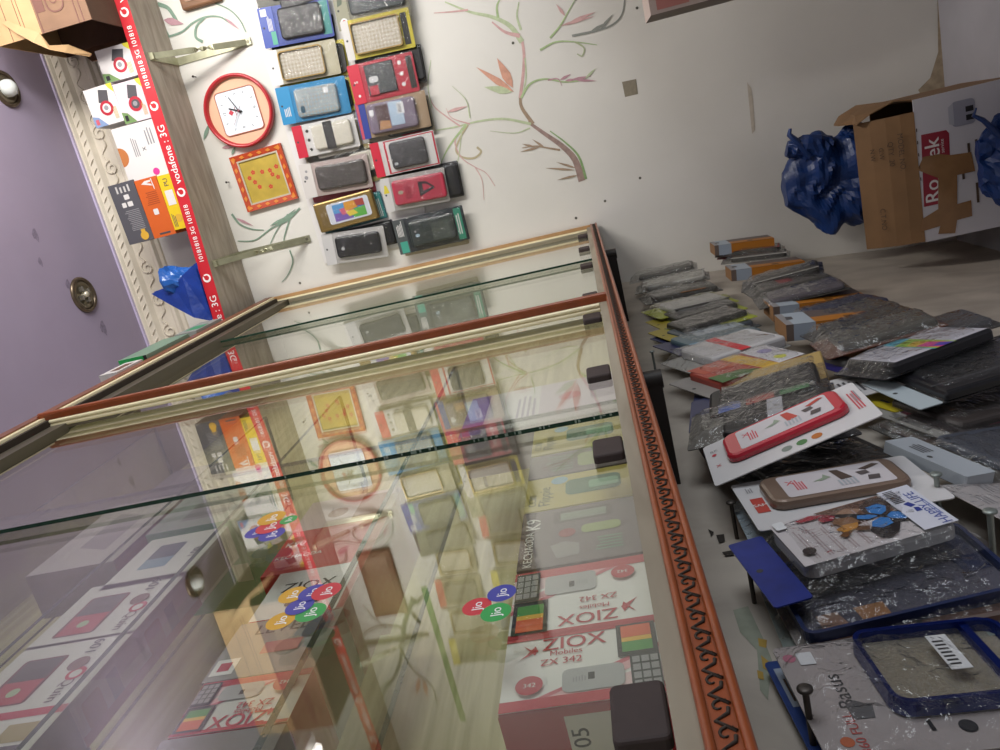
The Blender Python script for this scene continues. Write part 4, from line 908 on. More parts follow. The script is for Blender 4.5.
def art(a, dc, w, h, z, cx=0, top=0):
    k = dc[0]
    if k == 'rect': u0, v0, u1, v1, M = dc[1:]; a.poly([(cx + u0*w, top - v1*h, z), (cx + u1*w, top - v1*h, z), (cx + u1*w, top - v0*h, z), (cx + u0*w, top - v0*h, z)], M)
    elif k == 'rr': u0, v0, u1, v1, rr, M = dc[1:]; a.poly([(x, y, z) for x, y in rrect(cx + u0*w, top - v1*h, cx + u1*w, top - v0*h, rr, 3)], M)
    elif k == 'poly': a.poly([(cx + u*w, top - v*h, z) for u, v in dc[1]], dc[2])
    elif k == 'disc': u, v, rr, M = dc[1:5]; a.disc(cx + u*w, top - v*h, z, rr, M, 16)
    elif k == 'text': s_, u, v, sz, rot, M = dc[1:7]; a.text(s_, cx + u*w, top - v*h, z, sz, M, rot, bold=True)
    elif k == 'lines':
        u0, v0, u1, v1, n_, M = dc[1:]
        for q in range(n_):
            vv = v0 + (v1 - v0)*q/n_; u2 = u1 - (u1 - u0)*random.random()*.3
            a.poly([(cx + u0*w, top - (vv + (v1-v0)/n_*.5)*h, z), (cx + u2*w, top - (vv + (v1-v0)/n_*.5)*h, z), (cx + u2*w, top - vv*h, z), (cx + u0*w, top - vv*h, z)], M)

def C_(kind, m_, **k): return dict(kind=kind, m=m_, **k)
GW = 'phone case packs hung on the white board'
def wpack(label, T_, B_, w, off, spec, stretch=1.0):
    p, q = onwall(*T_, off), onwall(*B_, off); v = q - p; L = v.length; roll = math.atan2(v.x, -v.z)
    return pack(label, GW, facing_y((p.x, WY - off, p.z), roll), w*.92, L*stretch, spec)
BLUEH, REDH, CYH, PBLU = mat('#1f3f9c', .4), mat('#c21f38', .4), mat('#2485b8', .4), mat('#2f4c8f', .45)
YEL, TEAL, WHB = mat('#cfc03a', .45), mat('#2f8a86', .4), mat('#d8d6d4', .45)
BEI, BEI2 = weave('#a99f8c', '#c2bbac'), mat('#b3aa97', .35)
# behind the front row: packs sharing a peg
wpack('black case end showing behind the blue-headed dark case', (270,38), (335,28), .085, .012, dict(card=CK, case=C_('solid', CK, th=.006), pouch=False))
wpack('yellow-edged pack with two more clear cases behind the first diamond clear case', (277,70), (347,58), .118, .012, dict(card=YEL, case=C_('bumper', CK, at=(-.36, .2, .4, .985), m2=CKB, th=.008), pouch=True))
wpack('yellow-backed pack behind the cyan-headed clear case', (290,106), (354,92), .112, .012, dict(card=YEL, case=C_('solid', CK, th=.007, at=(-.4, .2, .4, .96)), pouch=True))
wpack('beige pack behind the white case with black bands', (303,150), (361,136), .11, .012, dict(card=mat('#b7a98e', .5), case=C_('solid', mat('#b9b2a4', .4), th=.007), pouch=True))
wpack('gold foil pack poking out behind the black-brown case', (312,175), (378,158), .112, .012, dict(card=mat('#a89a68', .35, .2), case=C_('solid', mat('#c9c3b4', .3), th=.008, at=(-.3, .6, .3, .96)), pouch=True))
wpack('red-edged pack behind the black-brown case', (310,186), (373,174), .118, .010, dict(card=mat('#b23a4a', .45), pouch=True))
wpack('teal-ended pack behind the gold wallet with phone picture', (322,222), (384,204), .094, .012, dict(card=mat('#27606a', .4), card_art=[('rect', -.45, .86, .45, .98, TEAL), ('lines', -.4, .88, .4, .96, 3, WHB)], case=C_('solid', CK, th=.006, at=(-.36, .2, .36, .84)), pouch=True))
wpack('black case end behind the lowest black case in a clear pouch', (338,244), (395,231), .085, .012, dict(card=CK, case=C_('solid', CK, th=.008, at=(-.45, .4, .45, .99)), pouch=True))
wpack('long black case end behind the red pack with grey band', (358,76), (424,63), .118, .012, dict(card=CK, case=C_('solid', CK, th=.008, at=(-.42, .3, .42, .99)), pouch=True))
wpack('clear case with red tag behind the blue-headed picture case', (366,128), (432,113), .116, .012, dict(card=mat('#a49c88', .5), card_art=[('rect', -.5, .5, -.3, .8, REDH)], case=C_('bumper', CKB, th=.008, at=(-.4, .3, .45, .98)), pouch=True))
wpack('gold header strip pack left of the red-framed black case', (366,166), (432,150), .11, .012, dict(card=mat('#a99b62', .35, .2), case=C_('solid', CKB, th=.006), pouch=True))
wpack('black glossy case behind the crimson case', (392,192), (461,178), .118, .012, dict(card=CK, case=C_('solid', CK, th=.008, at=(-.45, .4, .42, .985)), pouch=True))
wpack('green and white edged pack behind the last black case with teal label', (402,241), (466,228), .108, .010, dict(card=mat('#a59a7c', .5), case=C_('solid', CKB, th=.006), pouch=True))
# front row
wpack('black pack cut by the top edge, first of the upper row', (254,-10), (322,-24), .115, .028, dict(card=mat('#6b6a60', .5), case=C_('solid', CK), pouch=True))
wpack('dark case on a royal blue card with teal end, upper row', (262,29), (331,16), .121, .030, dict(card=BLUEH, card_art=[('rect', -.42, .86, .42, .98, TEAL)], hdr=BLUEH, hh=.2, hdr_art=[('rect', .28, .12, .46, .55, WHB), ('lines', -.1, .5, .3, .85, 4, WHB), ('rect', -.45, .6, -.12, .95, mat('#3d9a80', .4))], case=C_('solid', CK, at=(-.38, .27, .4, .88))))
wpack('clear diamond-patterned case with gold rim and white header, upper row', (271,69), (338,56), .108, .032, dict(card=mat('#b9b298', .5), hdr=WHB, hh=.14, case=C_('bumper', GOLDP, m2=BEI, at=(-.42, .15, .42, .8), th=.010), pouch=True))
wpack('clear case with dark oval on a cyan-headed blue card, upper row', (280,107), (348,94), .118, .030, dict(card=CYH, hdr=CYH, hh=.19, hdr_art=[('lines', -.3, .3, -.05, .8, 4, WHB)], case=C_('solid', weave('#9a9892', '#8aa0aa'), at=(-.4, .25, .36, .86), art=[('rr', -.36, .1, -.1, .2, .006, mat('#1d4a5e', .4)), ('rr', .2, .7, .4, .82, .002, LAB)])))
wpack('cream case with black elastic bands and crimson header, upper row', (296,143), (357,130), .104, .030, dict(card=WHB, hdr=REDH, hh=.15, case=C_('solid', mat('#cfcabc', .4), at=(-.36, .3, .4, .93), art=[('rr', -.56, .32, .56, .55, .003, BLK), ('rect', -.54, .37, .54, .385, CKB), ('rect', -.54, .43, .54, .445, CKB), ('rect', -.54, .49, .54, .505, CKB)]), card_art=[('disc', .28, .22, .005, CKB), ('disc', .0, .22, .005, CKB), ('disc', -.3, .22, .005, CKB)]))
wpack('plain black-brown case in a clear white-headed pouch, upper row', (303,182), (370,170), .112, .030, dict(hdr=mat('#cfcac6', .45), hh=.17, hdr_art=[('disc', .1, .4, .006, GRY), ('disc', .28, .5, .004, GRY)], card=mat('#b9a7a2', .5), case=C_('solid', mat('#453f3c', .45), at=(-.34, .22, .36, .95))))
wpack('gold wallet case showing a colourful phone screen picture, upper row', (317,219), (376,203), .100, .032, dict(card=GOLDP, case=C_('wallet', GOLDP, at=(-.5, .02, .5, .99), th=.010, r=.006, art=[('rr', -.33, .2, .36, .92, .007, mat('#d4d8e2', .35)), ('rect', -.27, .3, .30, .84, mat('#3f6fb5', .3)), ('poly', [(-.27,.3),(.0,.3),(.0,.55),(-.27,.6)], mat('#7a5fb0', .3)), ('poly', [(0,.3),(.3,.3),(.3,.55),(.0,.55)], mat('#5c9ad0', .3)), ('poly', [(-.1,.44),(.12,.4),(.14,.6),(-.05,.66)], mat('#d2647f', .3)), ('poly', [(.0,.5),(.3,.5),(.3,.7),(.05,.72)], mat('#d99a3a', .3)), ('poly', [(-.27,.62),(.0,.58),(.05,.84),(-.27,.84)], mat('#5fb04a', .3)), ('poly', [(.1,.7),(.3,.68),(.3,.84),(.06,.84)], mat('#a8473c', .3)), ('poly', [(-.2,.55),(-.02,.5),(.0,.64),(-.15,.7)], mat('#e0c84a', .3))])))
wpack('matte black case with round logo in a clear pouch, lowest of the upper row', (325,250), (386,241), .108, .030, dict(hdr=mat('#c4c2c2', .45), hh=.16, card=mat('#bdbab8', .5), case=C_('solid', CK, at=(-.32, .2, .36, .92), cam=(.42, .16, .006), camm=mat('#b9babb', .4))))
wpack('dark case on a camouflage card with red-ringed dot, cut by the top edge', (336,12), (408,-4), .118, .030, dict(card=mat('#7f7c6c', .5), hdr=mat('#8c8a74', .5), hh=.17, hdr_art=[('disc', -.3, .5, .011, WHB), ('disc', -.3, .5, .006, RDM), ('poly', [(.1,.2),(.35,.3),(.3,.7),(.15,.6)], mat('#4f5a48', .5))], case=C_('solid', mat('#2d3436', .4), at=(-.2, .2, .5, .95))))
wpack('clear gold-rimmed case with diamond pattern on a yellow card, lower row', (345,42), (412,27), .120, .032, dict(card=YEL, hdr=mat('#c9c6c4', .45), hh=.1, case=C_('bumper', GOLDP, m2=BEI, at=(-.4, .12, .4, .84), th=.011, r=.008), card_art=[('rect', -.4, .86, .4, .95, CK)]))
wpack('red pack with a grey folded band and white dots, lower row', (352,86), (416,71), .122, .032, dict(card=mat('#b3273a', .42), hdr=REDH, hh=.17, hdr_art=[('text', 'S', .05, .45, .016, 0, WHB), ('disc', -.3, .5, .004, WHB)], case=C_('solid', mat('#3f4144', .45), at=(-.36, .24, .42, .68), th=.005, r=.002, art=[('rr', -.1, .1, .1, .42, .006, mat('#c6c6c8', .4)), ('rect', -.5, .06, -.2, .36, mat('#b3273a', .42))]), card_art=[('disc', .3, .78, .006, WHB), ('disc', .02, .78, .006, WHB), ('disc', -.25, .78, .006, WHB), ('rect', -.4, .88, .42, .97, CKB)]))
wpack('clear case over a dusky picture with blue header and barcode, lower row', (359,122), (428,108), .116, .030, dict(card=mat('#a58d72', .5), hdr=mat('#2a3a8c', .4), hh=.13, hdr_art=[('rect', -.5, .0, .5, .3, mat('#b8485a', .4))], case=C_('solid', mat('#75687a', .35), at=(-.42, .15, .4, .84), art=[('rect', -.4, .18, .4, .44, mat('#4a3032', .4)), ('poly', [(-.4,.2),(-.1,.24),(-.15,.44),(-.4,.44)], mat('#b08055', .4)), ('rr', -.34, .46, .44, .74, .003, mat('#a3b8cc', .4)), ('rr', .1, .05, .3, .14, .002, LAB)]), labels=((.0, .58, .3, .68),)))
wpack('black case on a white card framed in red, lower row', (374,161), (437,147), .112, .030, dict(card=WHB, hdr=REDH, hh=.13, card_art=[('rect', -.48, .2, .48, .23, REDH), ('rect', -.48, .2, -.45, .99, REDH), ('rect', .45, .2, .48, .99, REDH), ('rect', -.48, .965, .48, .99, REDH)], case=C_('solid', mat('#38363a', .45), at=(-.38, .28, .4, .84), cam=(.2, .12, .006)), labels=()))
wpack('crimson case with a black triangular emblem, lower row', (384,196), (447,184), .112, .032, dict(hdr=mat('#c2c0be', .45), hh=.13, hdr_art=[('poly', [(.05,.1),(.3,.3),(.28,.55),(.05,.8)], YEL)], card=mat('#a9a6a2', .5), case=C_('solid', mat('#b03248', .4), at=(-.36, .16, .38, .98), cam=(.5, .15, .008), camm=mat('#a59a86', .4), art=[('poly', [(-.3,.5),(.3,.5),(.26,.58),(-.1,.58),(.02,.78),(-.06,.8)], mat('#2c1c22', .4)), ('poly', [(.3,.5),(.26,.66),(.0,.8),(-.06,.78),(.16,.66),(.2,.5)], mat('#2c1c22', .4)), ('lines', -.3, .24, .3, .36, 5, mat('#8a2438', .4))])))
wpack('dark green-black case with pale oval and teal label, lowest of the lower row', (397,238), (466,222), .118, .030, dict(card=mat('#232a30', .4), hdr=mat('#4a4f50', .45), hh=.15, hdr_art=[('lines', .0, .2, .45, .8, 5, WHB), ('rect', -.48, .2, -.15, .9, mat('#3f9a86', .4))], card_art=[('rect', -.45, .86, .45, .96, mat('#2f8a70', .4)), ('lines', -.3, .88, .3, .94, 2, WHB)], case=C_('solid', mat('#2b3432', .4), at=(-.36, .2, .36, .84), cam=(.42, .17, .007), camm=mat('#9fb4c4', .35), art=[('rr', -.4, .5, .3, .9, .004, mat('#464e48', .3))])))
# further along the board: beyond the photo's edge, seen as reflections in the glass
rx = .60
RS = [('dark blue-headed case', BLUEH, CK), ('gold-rimmed clear case', None, BEI), ('red-headed brown case', REDH, mat('#5a5046', .4)), ('beige diamond clear case', None, BEI), ('yellow-headed olive case', YEL, mat('#6d6a4c', .4))]
for row, (zt_, h_, base) in enumerate(((1.865, .165, 'upper'), (1.655, .165, 'lower'))):
    for k in range(5):
        nm, hdm, cm = RS[(k + row*2) % 5]; kind = 'bumper' if cm is BEI else 'solid'
        pack(nm + ', %s row, reflected in the glass %s the bracket' % (base, ('beside', 'just past', 'well past', 'farther past', 'farthest past')[k]), GW, facing_y((rx + .125*k, WY - .02, zt_ + .006*k), .05), .112, h_, dict(card=mat('#a49a7c', .5), hdr=hdm or WHB, hh=.14, case=C_(kind, GOLDP if kind == 'bumper' else cm, m2=BEI if kind == 'bumper' else cm, at=(-.38, .18, .38, .9))))
# white board behind the packs, edged in green farther along
t = thing('display_board', 'white hanging board behind the two rows of packs', 'board', facing_y((.52, WY - .0035, 1.50)))
a = MB(); a.box((-.71, .07, 0), (.90, .437, .004), mat('#dcd9d7', .55, 0, .03, 4)); a.build('panel', t)
a = MB(); a.box((.30, .414, .0042), (.90, .437, .0056), mat('#4f8a48', .5)); a.build('green_border', t)

# ------------------------------------------------------------------ packs hung on the counter front
GP1, GP2 = 'phone case packs in the top row of the counter front', 'phone case packs in the second row of the counter front'
ALLP = []
def cpack(label, grp, T_, B_, w, off, spec, yaw=0.0, L=None, name='phone_case_pack', lean=0.0):
    p, q = onfront(*T_, off), onfront(*B_, off)
    k = 0
    while p.y > WY - .09 and k < 60: off += .004; k += 1; p, q = onfront(*T_, off), onfront(*B_, off)
    v = q - p; L = L or min(.19, max(.14, v.length))
    # the lower end hangs where the photo shows it: on that sight line, one pack length from the nail
    u = ray(*B_).normalized(); w0 = p - EYE; bq = u.dot(w0); disc = bq*bq - (w0.length_squared - L*L)
    if disc > 0:
        c1, c2 = (EYE + u*(bq - math.sqrt(disc)), EYE + u*(bq + math.sqrt(disc)))
        e_ = min((c1, c2), key=lambda c: abs((c.x - PX0 - PSL*c.z) - off))
    else: e_ = EYE + u*bq
    dv = (e_ - p).normalized()
    dv.x = max(-.28, min(.28, dv.x)); dv.y = max(-.42, min(.42, dv.y)); dv.normalize()
    Yv = -dv; Xv = Vector((math.sin(-yaw), 1, 0)); Xv = (Xv - Yv*Xv.dot(Yv)).normalized(); Zv = Xv.cross(Yv)
    return pack(label, grp, frame((PX0 + PSL*p.z + off, p.y, p.z), Xv, Yv, Zv), w, L, spec, name)
SMK, SMK2, LGR, NAV = mat('#55534f', .35), mat('#3c3a36', .4), mat('#a3a19c', .45), mat('#2a2f57', .4)
DKP = mat('#1b1b1f', .35); CLR = mat('#8d897f', .35); SLATE = mat('#3c424e', .5)
PALE = mat('#a9b4ba', .5)
def plain(card, case, hdr=None, th=.010, film=POUCH, **k): return dict(card=card, case=C_('solid', case, th=th, at=k.pop('at', (-.42, .15, .42, .95)), **k.pop('ck', {})), hdr=hdr, film=film, **k)
# top row, far to near
cpack('grey clear pack hung nearest the white wall, top row', GP1, (630,281), (706,264), .10, .05, plain(LGR, SMK, film=POUCH2))
cpack('grey pack with black rim, second from the white wall, top row', GP1, (636,291), (712,275), .10, .055, plain(SMK, LGR, film=POUCH2, ck=dict(art=[('rect', .4, 0, .5, 1, CK)])))
cpack('grey clear pack with orange streak, third from the white wall, top row', GP1, (642,302), (718,287), .10, .05, plain(SMK2, SMK, film=POUCH2, ck=dict(art=[('rect', -.5, .4, -.42, .8, ORW)])))
cpack('grey glossy pack on a lime card, top row', GP1, (650,316), (728,298), .105, .06, plain(mat('#a8b02c', .45), LGR, film=POUCH, at=(-.5, .2, .4, .9), ck=dict(art=[('rect', -.5, 0, -.4, 1, CK)])))
cpack('lime-edged clear pack with yellow header, farther of two', GP1, (655,327), (737,305), .105, .05, plain(mat('#aab32a', .45), SMK2, mat('#a8962a', .45), at=(-.3, .2, .5, .95)))
cpack('lime-edged clear pack with yellow header, nearer of two', GP1, (660,338), (744,313), .105, .055, plain(mat('#aab32a', .45), SMK2, mat('#a8962a', .45), at=(-.28, .2, .5, .97)))
cpack('dark teal pack with navy header, top row', GP1, (664,344), (746,322), .105, .05, plain(mat('#3f4a4c', .4), mat('#49535a', .35), NAV))
cpack('pale grey-blue topped pack with navy header, top row', GP1, (668,352), (752,330), .105, .055, plain(mat('#8f9a9e', .45), mat('#5c7078', .35), NAV, ck=dict(art=[('rect', .1, .3, .5, .98, mat('#a5b0ba', .4)), ('rect', -.5, .0, -.3, .3, mat('#5f8fb0', .3))])))
cpack('white boxed case with a bright red band, top row', GP1, (678,370), (766,340), .115, .06, plain(LGR, mat('#b9b7b8', .4), at=(-.46, .2, .46, .98), th=.016, ck=dict(art=[('rect', -.5, .36, .5, .5, mat('#c92c36', .4)), ('text', 'oppo', .2, .62, .012, -HD, GRY)])))
cpack('red and yellow floral case with silver edge, top row', GP1, (690,392), (786,356), .115, .06, plain(mat('#b9b9bb', .3, .5), mat('#a5483c', .4), mat('#8f8a86', .5), th=.013, ck=dict(art=[('poly', [(-.5,.0),(-.1,.0),(-.2,.35),(-.5,.5)], mat('#4d6b3d', .4)), ('poly', [(.1,.05),(.5,.0),(.5,.4),(.0,.5)], mat('#b5533f', .4)), ('poly', [(-.5,.5),(.5,.42),(.5,.62),(-.5,.68)], mat('#c9a23a', .4)), ('rect', -.5, .68, .5, 1, mat('#c5c2c6', .4)), ('disc', .2, .85, .012, mat('#8f86b0', .4)), ('disc', -.25, .82, .01, mat('#c7c84a', .4))])))
cpack('gold-faced card pack with silver foil edge, top row', GP1, (695,405), (838,364), .115, .05, dict(card=mat('#b89a52', .35, .25), hdr=NAV, hh=.2, case=C_('solid', mat('#b3975a', .3, .3), at=(-.5, .24, .48, 1.0), th=.005, r=.002, art=[('text', 'OPPO', -.1, .35, .014, -HD, mat('#7a6434', .5))])))
cpack('dark pack with blue and red spine print, top row', GP1, (692,418), (830,376), .11, .05, plain(DKP, CK, NAV, ck=dict(art=[('rect', -.5, .1, -.3, .3, mat('#3a5cae', .35)), ('rect', -.5, .35, -.3, .6, mat('#9a4238', .4)), ('rect', -.5, .65, -.35, .9, mat('#3f7a4a', .4))])))
cpack('black case with white paper band in a clear pouch, top row', GP1, (690,434), (840,398), .11, .055, plain(SMK, DKP, film=POUCH, at=(-.5, .25, .2, .98), ck=dict(art=[('rect', -.5, .42, .5, .56, mat('#a5a5ab', .45))])))
cpack('black glossy pouch hidden below the banded black case', GP1, (700,452), (845,420), .11, .04, plain(DKP, CK))
def blister(label, T_, B_, rim, rimL, off, dots, hdr_art, lab_z, inner, yaw=0):
    arts = list(hdr_art)
    return cpack(label, GP1, T_, B_, .11, off, dict(card=mat('#c9c7c8', .45), pouch=False, card_art=arts, case=C_('solid', rim, at=(-.22, .13, .36, .88), th=.009, r=.014, m2=rim, art=[('rr', -.40, .13, .38, .90, .004, mat('#c4bec2', .4))] + inner)), yaw)
ICO = [('disc', -.36, .46, .0062, mat('#7d8880', .5)), ('disc', -.36, .55, .0062, mat('#4d7a4a', .5)), ('disc', -.36, .64, .0062, mat('#b0692f', .5))]
ICO2 = [('disc', -.36, .46, .0062, mat('#8a949c', .5)), ('poly', [(-.4,.55),(-.34,.53),(-.33,.58),(-.38,.59)], mat('#6b7268', .5)), ('disc', -.36, .64, .0062, mat('#c2a92e', .5))]
def inner(c1, c2): return [('text', 'X', .1, .2, .013, -HD, c2), ('lines', -.2, .22, .2, .3, 4, c2), ('poly', [(-.1,.55),(.3,.52),(.28,.58),(-.06,.64)], c1), ('poly', [(.0,.36),(.08,.44),(.2,.46),(.06,.5),(-.02,.42)], mat('#8a9684', .5)), ('poly', [(.18,.72),(.3,.84),(.24,.88),(.12,.76)], c1), ('poly', [(-.05,.7),(.08,.68),(.1,.76),(-.02,.77)], mat('#544c4c', .5)), ('poly', [(-.25,.72),(-.1,.74),(-.12,.82),(-.26,.8)], mat('#544c4c', .5)), ('lines', -.3, .52, -.05, .66, 5, mat('#a3a9b0', .5))]
RDT = mat('#c0424e', .5)
cpack('black pouch below the red case card', GP1, (750,490), (885,455), .115, .03, plain(DKP, CK, at=(-.48, .1, .48, .98)))
blister('red-rimmed case on a white card with three round icons, top row', (709,467), (867,398), mat('#b82638', .25, 0, 0, 30, 0, 60, .5), 0, .065, 3, ICO + [('text', 'X', -.1, .06, .009, -HD, RDT), ('disc', .18, .055, .003, RDT), ('text', 'RK', .28, .06, .008, -HD, GRY), ('lines', -.2, .92, .3, .97, 3, RDT), ('lines', .0, .94, .3, .98, 2, GRY)], 0, inner(mat('#b3443a', .5), RDT))
cpack('pale blue paper card under the champagne case card', GP1, (742,528), (925,492), .12, .03, dict(card=mat('#98a5ad', .5), pouch=True, card_art=[('disc', -.36, .62, .008, mat('#4f8a9a', .5))]))
blister('champagne-rimmed case on a white card with yellow dot, top row', (744,508), (928,476), mat('#7d685a', .3, .25, 0, 30, 0, 60, .4), 0, .06, 3, ICO2 + [('rect', -.18, .05, .12, .12, mat('#b5433a', .5)), ('text', 'SAM', -.03, .085, .008, -HD, WHB), ('lines', .25, .06, .36, .1, 3, GRY)], 0, inner(mat('#4f4038', .5), RDT))
cpack('orange-edged pack peeping out above the blue pouch', GP1, (762,530), (840,520), .11, .02, dict(card=mat('#b0602a', .5), pouch=False))
cpack('navy-rimmed case pack under the butterfly case', GP1, (778,612), (996,560), .12, .026, dict(card=mat('#77706c', .5), case=C_('bumper', mat('#1f2a4c', .35), m2=mat('#4a4a58', .35), at=(-.5, .04, .42, .97), th=.012, art=[('poly', [(-.5,.3),(-.2,.28),(-.2,.42),(-.5,.42)], mat('#9a6a3e', .4)), ('poly', [(-.5,.1),(-.2,.1),(-.2,.2),(-.5,.24)], mat('#8a6a5a', .4)), ('poly', [(-.1,.85),(.4,.82),(.4,.97),(-.1,.97)], mat('#26304f', .4))])))
# butterfly case
BFB, BFK = mat('#2f78c0', .35), mat('#1e1a1e', .4)
bf = [('rect', -.5, .0, .5, .78, mat('#c3bdbf', .4)), ('poly', [(.0,.5),(.5,.32),(.5,.78),(.1,.78)], mat('#6a4a3c', .4)), ('poly', [(.1,.34),(.30,.38),(.42,.52),(.3,.62)], mat('#9a7862', .4))]
bf += [('lines', -.42, .1 + .085*k, .35, .14 + .085*k, 2, mat('#a99a9c', .5)) for k in range(7)]
bf += [('poly', [(.04,.67),(.16,.60),(.27,.50),(.36,.40),(.30,.40),(.18,.43),(.06,.50),(.02,.60)], BFK), ('poly', [(.04,.68),(.16,.60),(.34,.60),(.44,.68),(.42,.78),(.24,.80),(.08,.74)], mat('#3c2c28', .4)),
       ('poly', [(.02,.68),(.08,.74),(.0,.84),(-.14,.88),(-.22,.80),(-.18,.72),(-.06,.66)], BFK), ('poly', [(.0,.66),(-.06,.72),(-.2,.72),(-.36,.66),(-.44,.58),(-.38,.53),(-.2,.52),(-.06,.58)], BFK),
       ('poly', [(.04,.66),(.12,.61),(.17,.54),(.10,.52),(.03,.58)], BFB), ('poly', [(.05,.67),(.16,.62),(.28,.63),(.30,.72),(.2,.75),(.1,.72)], BFB),
       ('poly', [(.0,.69),(.05,.74),(-.02,.82),(-.12,.84),(-.16,.77),(-.08,.70)], BFB), ('poly', [(.0,.65),(-.06,.69),(-.18,.68),(-.22,.6),(-.14,.55),(-.04,.58)], BFB), ('poly', [(.07,.645),(.03,.7),(-.01,.7),(.03,.64)], BFK),
       ('poly', [(.40,.16),(.44,.27),(.38,.36),(.33,.3),(.34,.2)], mat('#a3293c', .4)), ('poly', [(.30,.30),(.38,.36),(.28,.42),(.2,.38),(.22,.31)], mat('#8e2436', .4)), ('poly', [(.14,.36),(.22,.4),(.16,.5),(.02,.52),(.0,.40)], mat('#7d5a40', .4)), ('poly', [(-.02,.34),(.04,.40),(.02,.50),(-.08,.48),(-.12,.38)], mat('#b87f2e', .4)), ('poly', [(-.16,.32),(-.1,.38),(-.14,.42),(-.22,.36)], mat('#5c3c22', .4)), ('poly', [(-.14,.44),(-.06,.48),(-.12,.54),(-.2,.52)], mat('#5c3c22', .4)),
       ('rr', .3, .015, .48, .09, .002, LAB), ('disc', -.28, .09, .006, mat('#2c2224', .4)),
       ('rect', -.5, .78, .5, 1, mat('#c4c6d2', .4)), ('text', 'HAPPY LIFE', -.08, .94, .013, 0, mat('#3a4a92', .4)), ('lines', -.3, .955, .2, .985, 2, mat('#6a78ac', .4)), ('poly', [(.0,.86),(.1,.84),(.12,.88),(.02,.9)], mat('#2d3a86', .4)), ('poly', [(-.12,.86),(-.02,.87),(-.04,.9),(-.12,.9)], mat('#2d3a86', .4))]
bf += [('rect', .14 + .035*k, .8, .155 + .035*k, .87, BLK) for k in range(9)]
cpack('case printed with a blue butterfly in a blue-headed pouch, top row', GP1, (752,576), (952,519), .115, .05, dict(hdr=mat('#20307e', .35, 0, .2, 40), hh=.17, case=C_('solid', mat('#a3a5a8', .2), at=(-.30, .20, .40, .93), th=.014, art=bf), wr=.0025))
# nearest packs
cpack('grey-green clear box below the butterfly case', GP1, (775,628), (1003,585), .12, .018, dict(card=mat('#7b8580', .4), case=C_('solid', mat('#4a342c', .4), at=(-.44, .1, .1, .99), th=.010, r=.003, art=[('rect', -.5, .5, .5, .53, BLK)]), pouch=True))
cpack('dark blue card behind the nearest white card', GP1, (790,715), (1000,690), .125, .012, dict(card=mat('#22386e', .4, 0, .2, 60), card_art=[('rect', .05, .03, .42, .14, mat('#8f98a5', .5)), ('lines', .1, .05, .35, .12, 3, INK)], pouch=False))
cpack('clear case with blue metallic bumper on the nearest white card', GP1, (798,702), (1010,680), .125, .035, dict(card=mat('#a59c9a', .45), hdr=None, card_art=[('text', 'Basus', .04, .21, .017, -HD*0, mat('#3c3a3c', .5)), ('disc', .38, .06, .005, mat('#b46a80', .5)), ('disc', -.36, .12, .0048, mat('#b8603a', .5)), ('text', '360 FULL', -.30, .18, .010, 0, mat('#b0504a', .5)), ('poly', [(-.2,.2),(-.08,.2),(-.05,.25),(-.1,.32),(-.2,.3)], mat('#5a585a', .5)), ('disc', -.33, .66, .006, BLK), ('poly', [(-.34,.5),(-.26,.5),(-.26,.52),(-.34,.52)], BLK), ('rr', .3, .1, .42, .18, .001, LAB)],
      case=C_('bumper', mat('#182a72', .2, .6), at=(-.24, .38, .44, 1.12), th=.013, r=.013, bar=.22, m2=CLEARCASE), labels=((-.02, .72, .3, .82),), wr=.002, bulge=.002))
# second row, far to near
OBX = mat('#5f5350', .5)
def ocarton(label, T_, w, h, dp, off, yaw=0, roll=0):
    p = onfront(*T_, off); k = 0
    while p.y > WY - .09 and k < 80: off += .004; k += 1; p = onfront(*T_, off)
    M = facing_x((PX0 + PSL*p.z + off, p.y, p.z), roll, yaw, math.atan(PSL)) @ Matrix.Translation((0, -h, 0))
    return carton('phone_case_carton', label, GP2, M, w, h, dp, {'all': OBX, 'top': KRAFT, 'left': mat('#6a5c56', .5)},
        [('front', 'rect', 0, .72, 1, .93, mat('#a3aeb9', .5)), ('front', 'rect', 0, .93, 1, 1, mat('#8d8a8c', .5)), ('front', 'rect', 0, 0, .42, .72, ORW), ('front', 'poly', [(.4, .95), (.7, .93), (.66, .87), (.42, .88)], DGR), ('front', 'lines', .06, .3, .3, .5, 1, mat('#6a4212', .5)),
         ('left', 'rect', 0, .72, 1, .93, mat('#9aa5b4', .5)), ('left', 'rect', .0, 0, 1, .72, ORW)], 'phone case')
ocarton('narrow carton with orange stripe nearest the white wall, second row', (712,244), .085, .17, .03, .05)
cpack('glossy black pack with a red corner, under the far orange carton', GP2, (718,257), (792,248), .10, .05, plain(mat('#8e2f3a', .45), DKP, film=POUCH2, ck=dict(art=[('rect', -.5, .0, -.1, .25, mat('#a8323c', .4))])))
cpack('grey pack with a pale strip, under the far orange carton', GP2, (722,262), (800,253), .10, .05, plain(LGR, SMK2, film=POUCH2, ck=dict(art=[('rect', -.5, .0, -.3, 1, WHB)])))
cpack('pack with red and black ends, second from the wall, second row', GP2, (716,255), (794,248), .10, .05, plain(mat('#5a4440', .45), SMK2, film=POUCH2, ck=dict(art=[('rect', -.5, .0, -.2, .3, mat('#9a2c3a', .4)), ('rect', -.4, .7, .5, 1, mat('#8e2f3c', .4))])))
ocarton('narrow carton with orange stripe and open kraft end, second row', (728,268), .085, .19, .03, .065)
cpack('black pouch with white sealed edge under the orange-striped carton', GP2, (742,288), (826,266), .10, .05, plain(DKP, SMK2, film=POUCH, ck=dict(art=[('rect', -.5, 0, -.38, 1, LGR)])))
cpack('clear pack with red end label, second row', GP2, (748,296), (830,276), .10, .05, plain(SMK2, SMK, film=POUCH, ck=dict(art=[('rect', -.1, .3, .5, .5, mat('#a33238', .4))])))
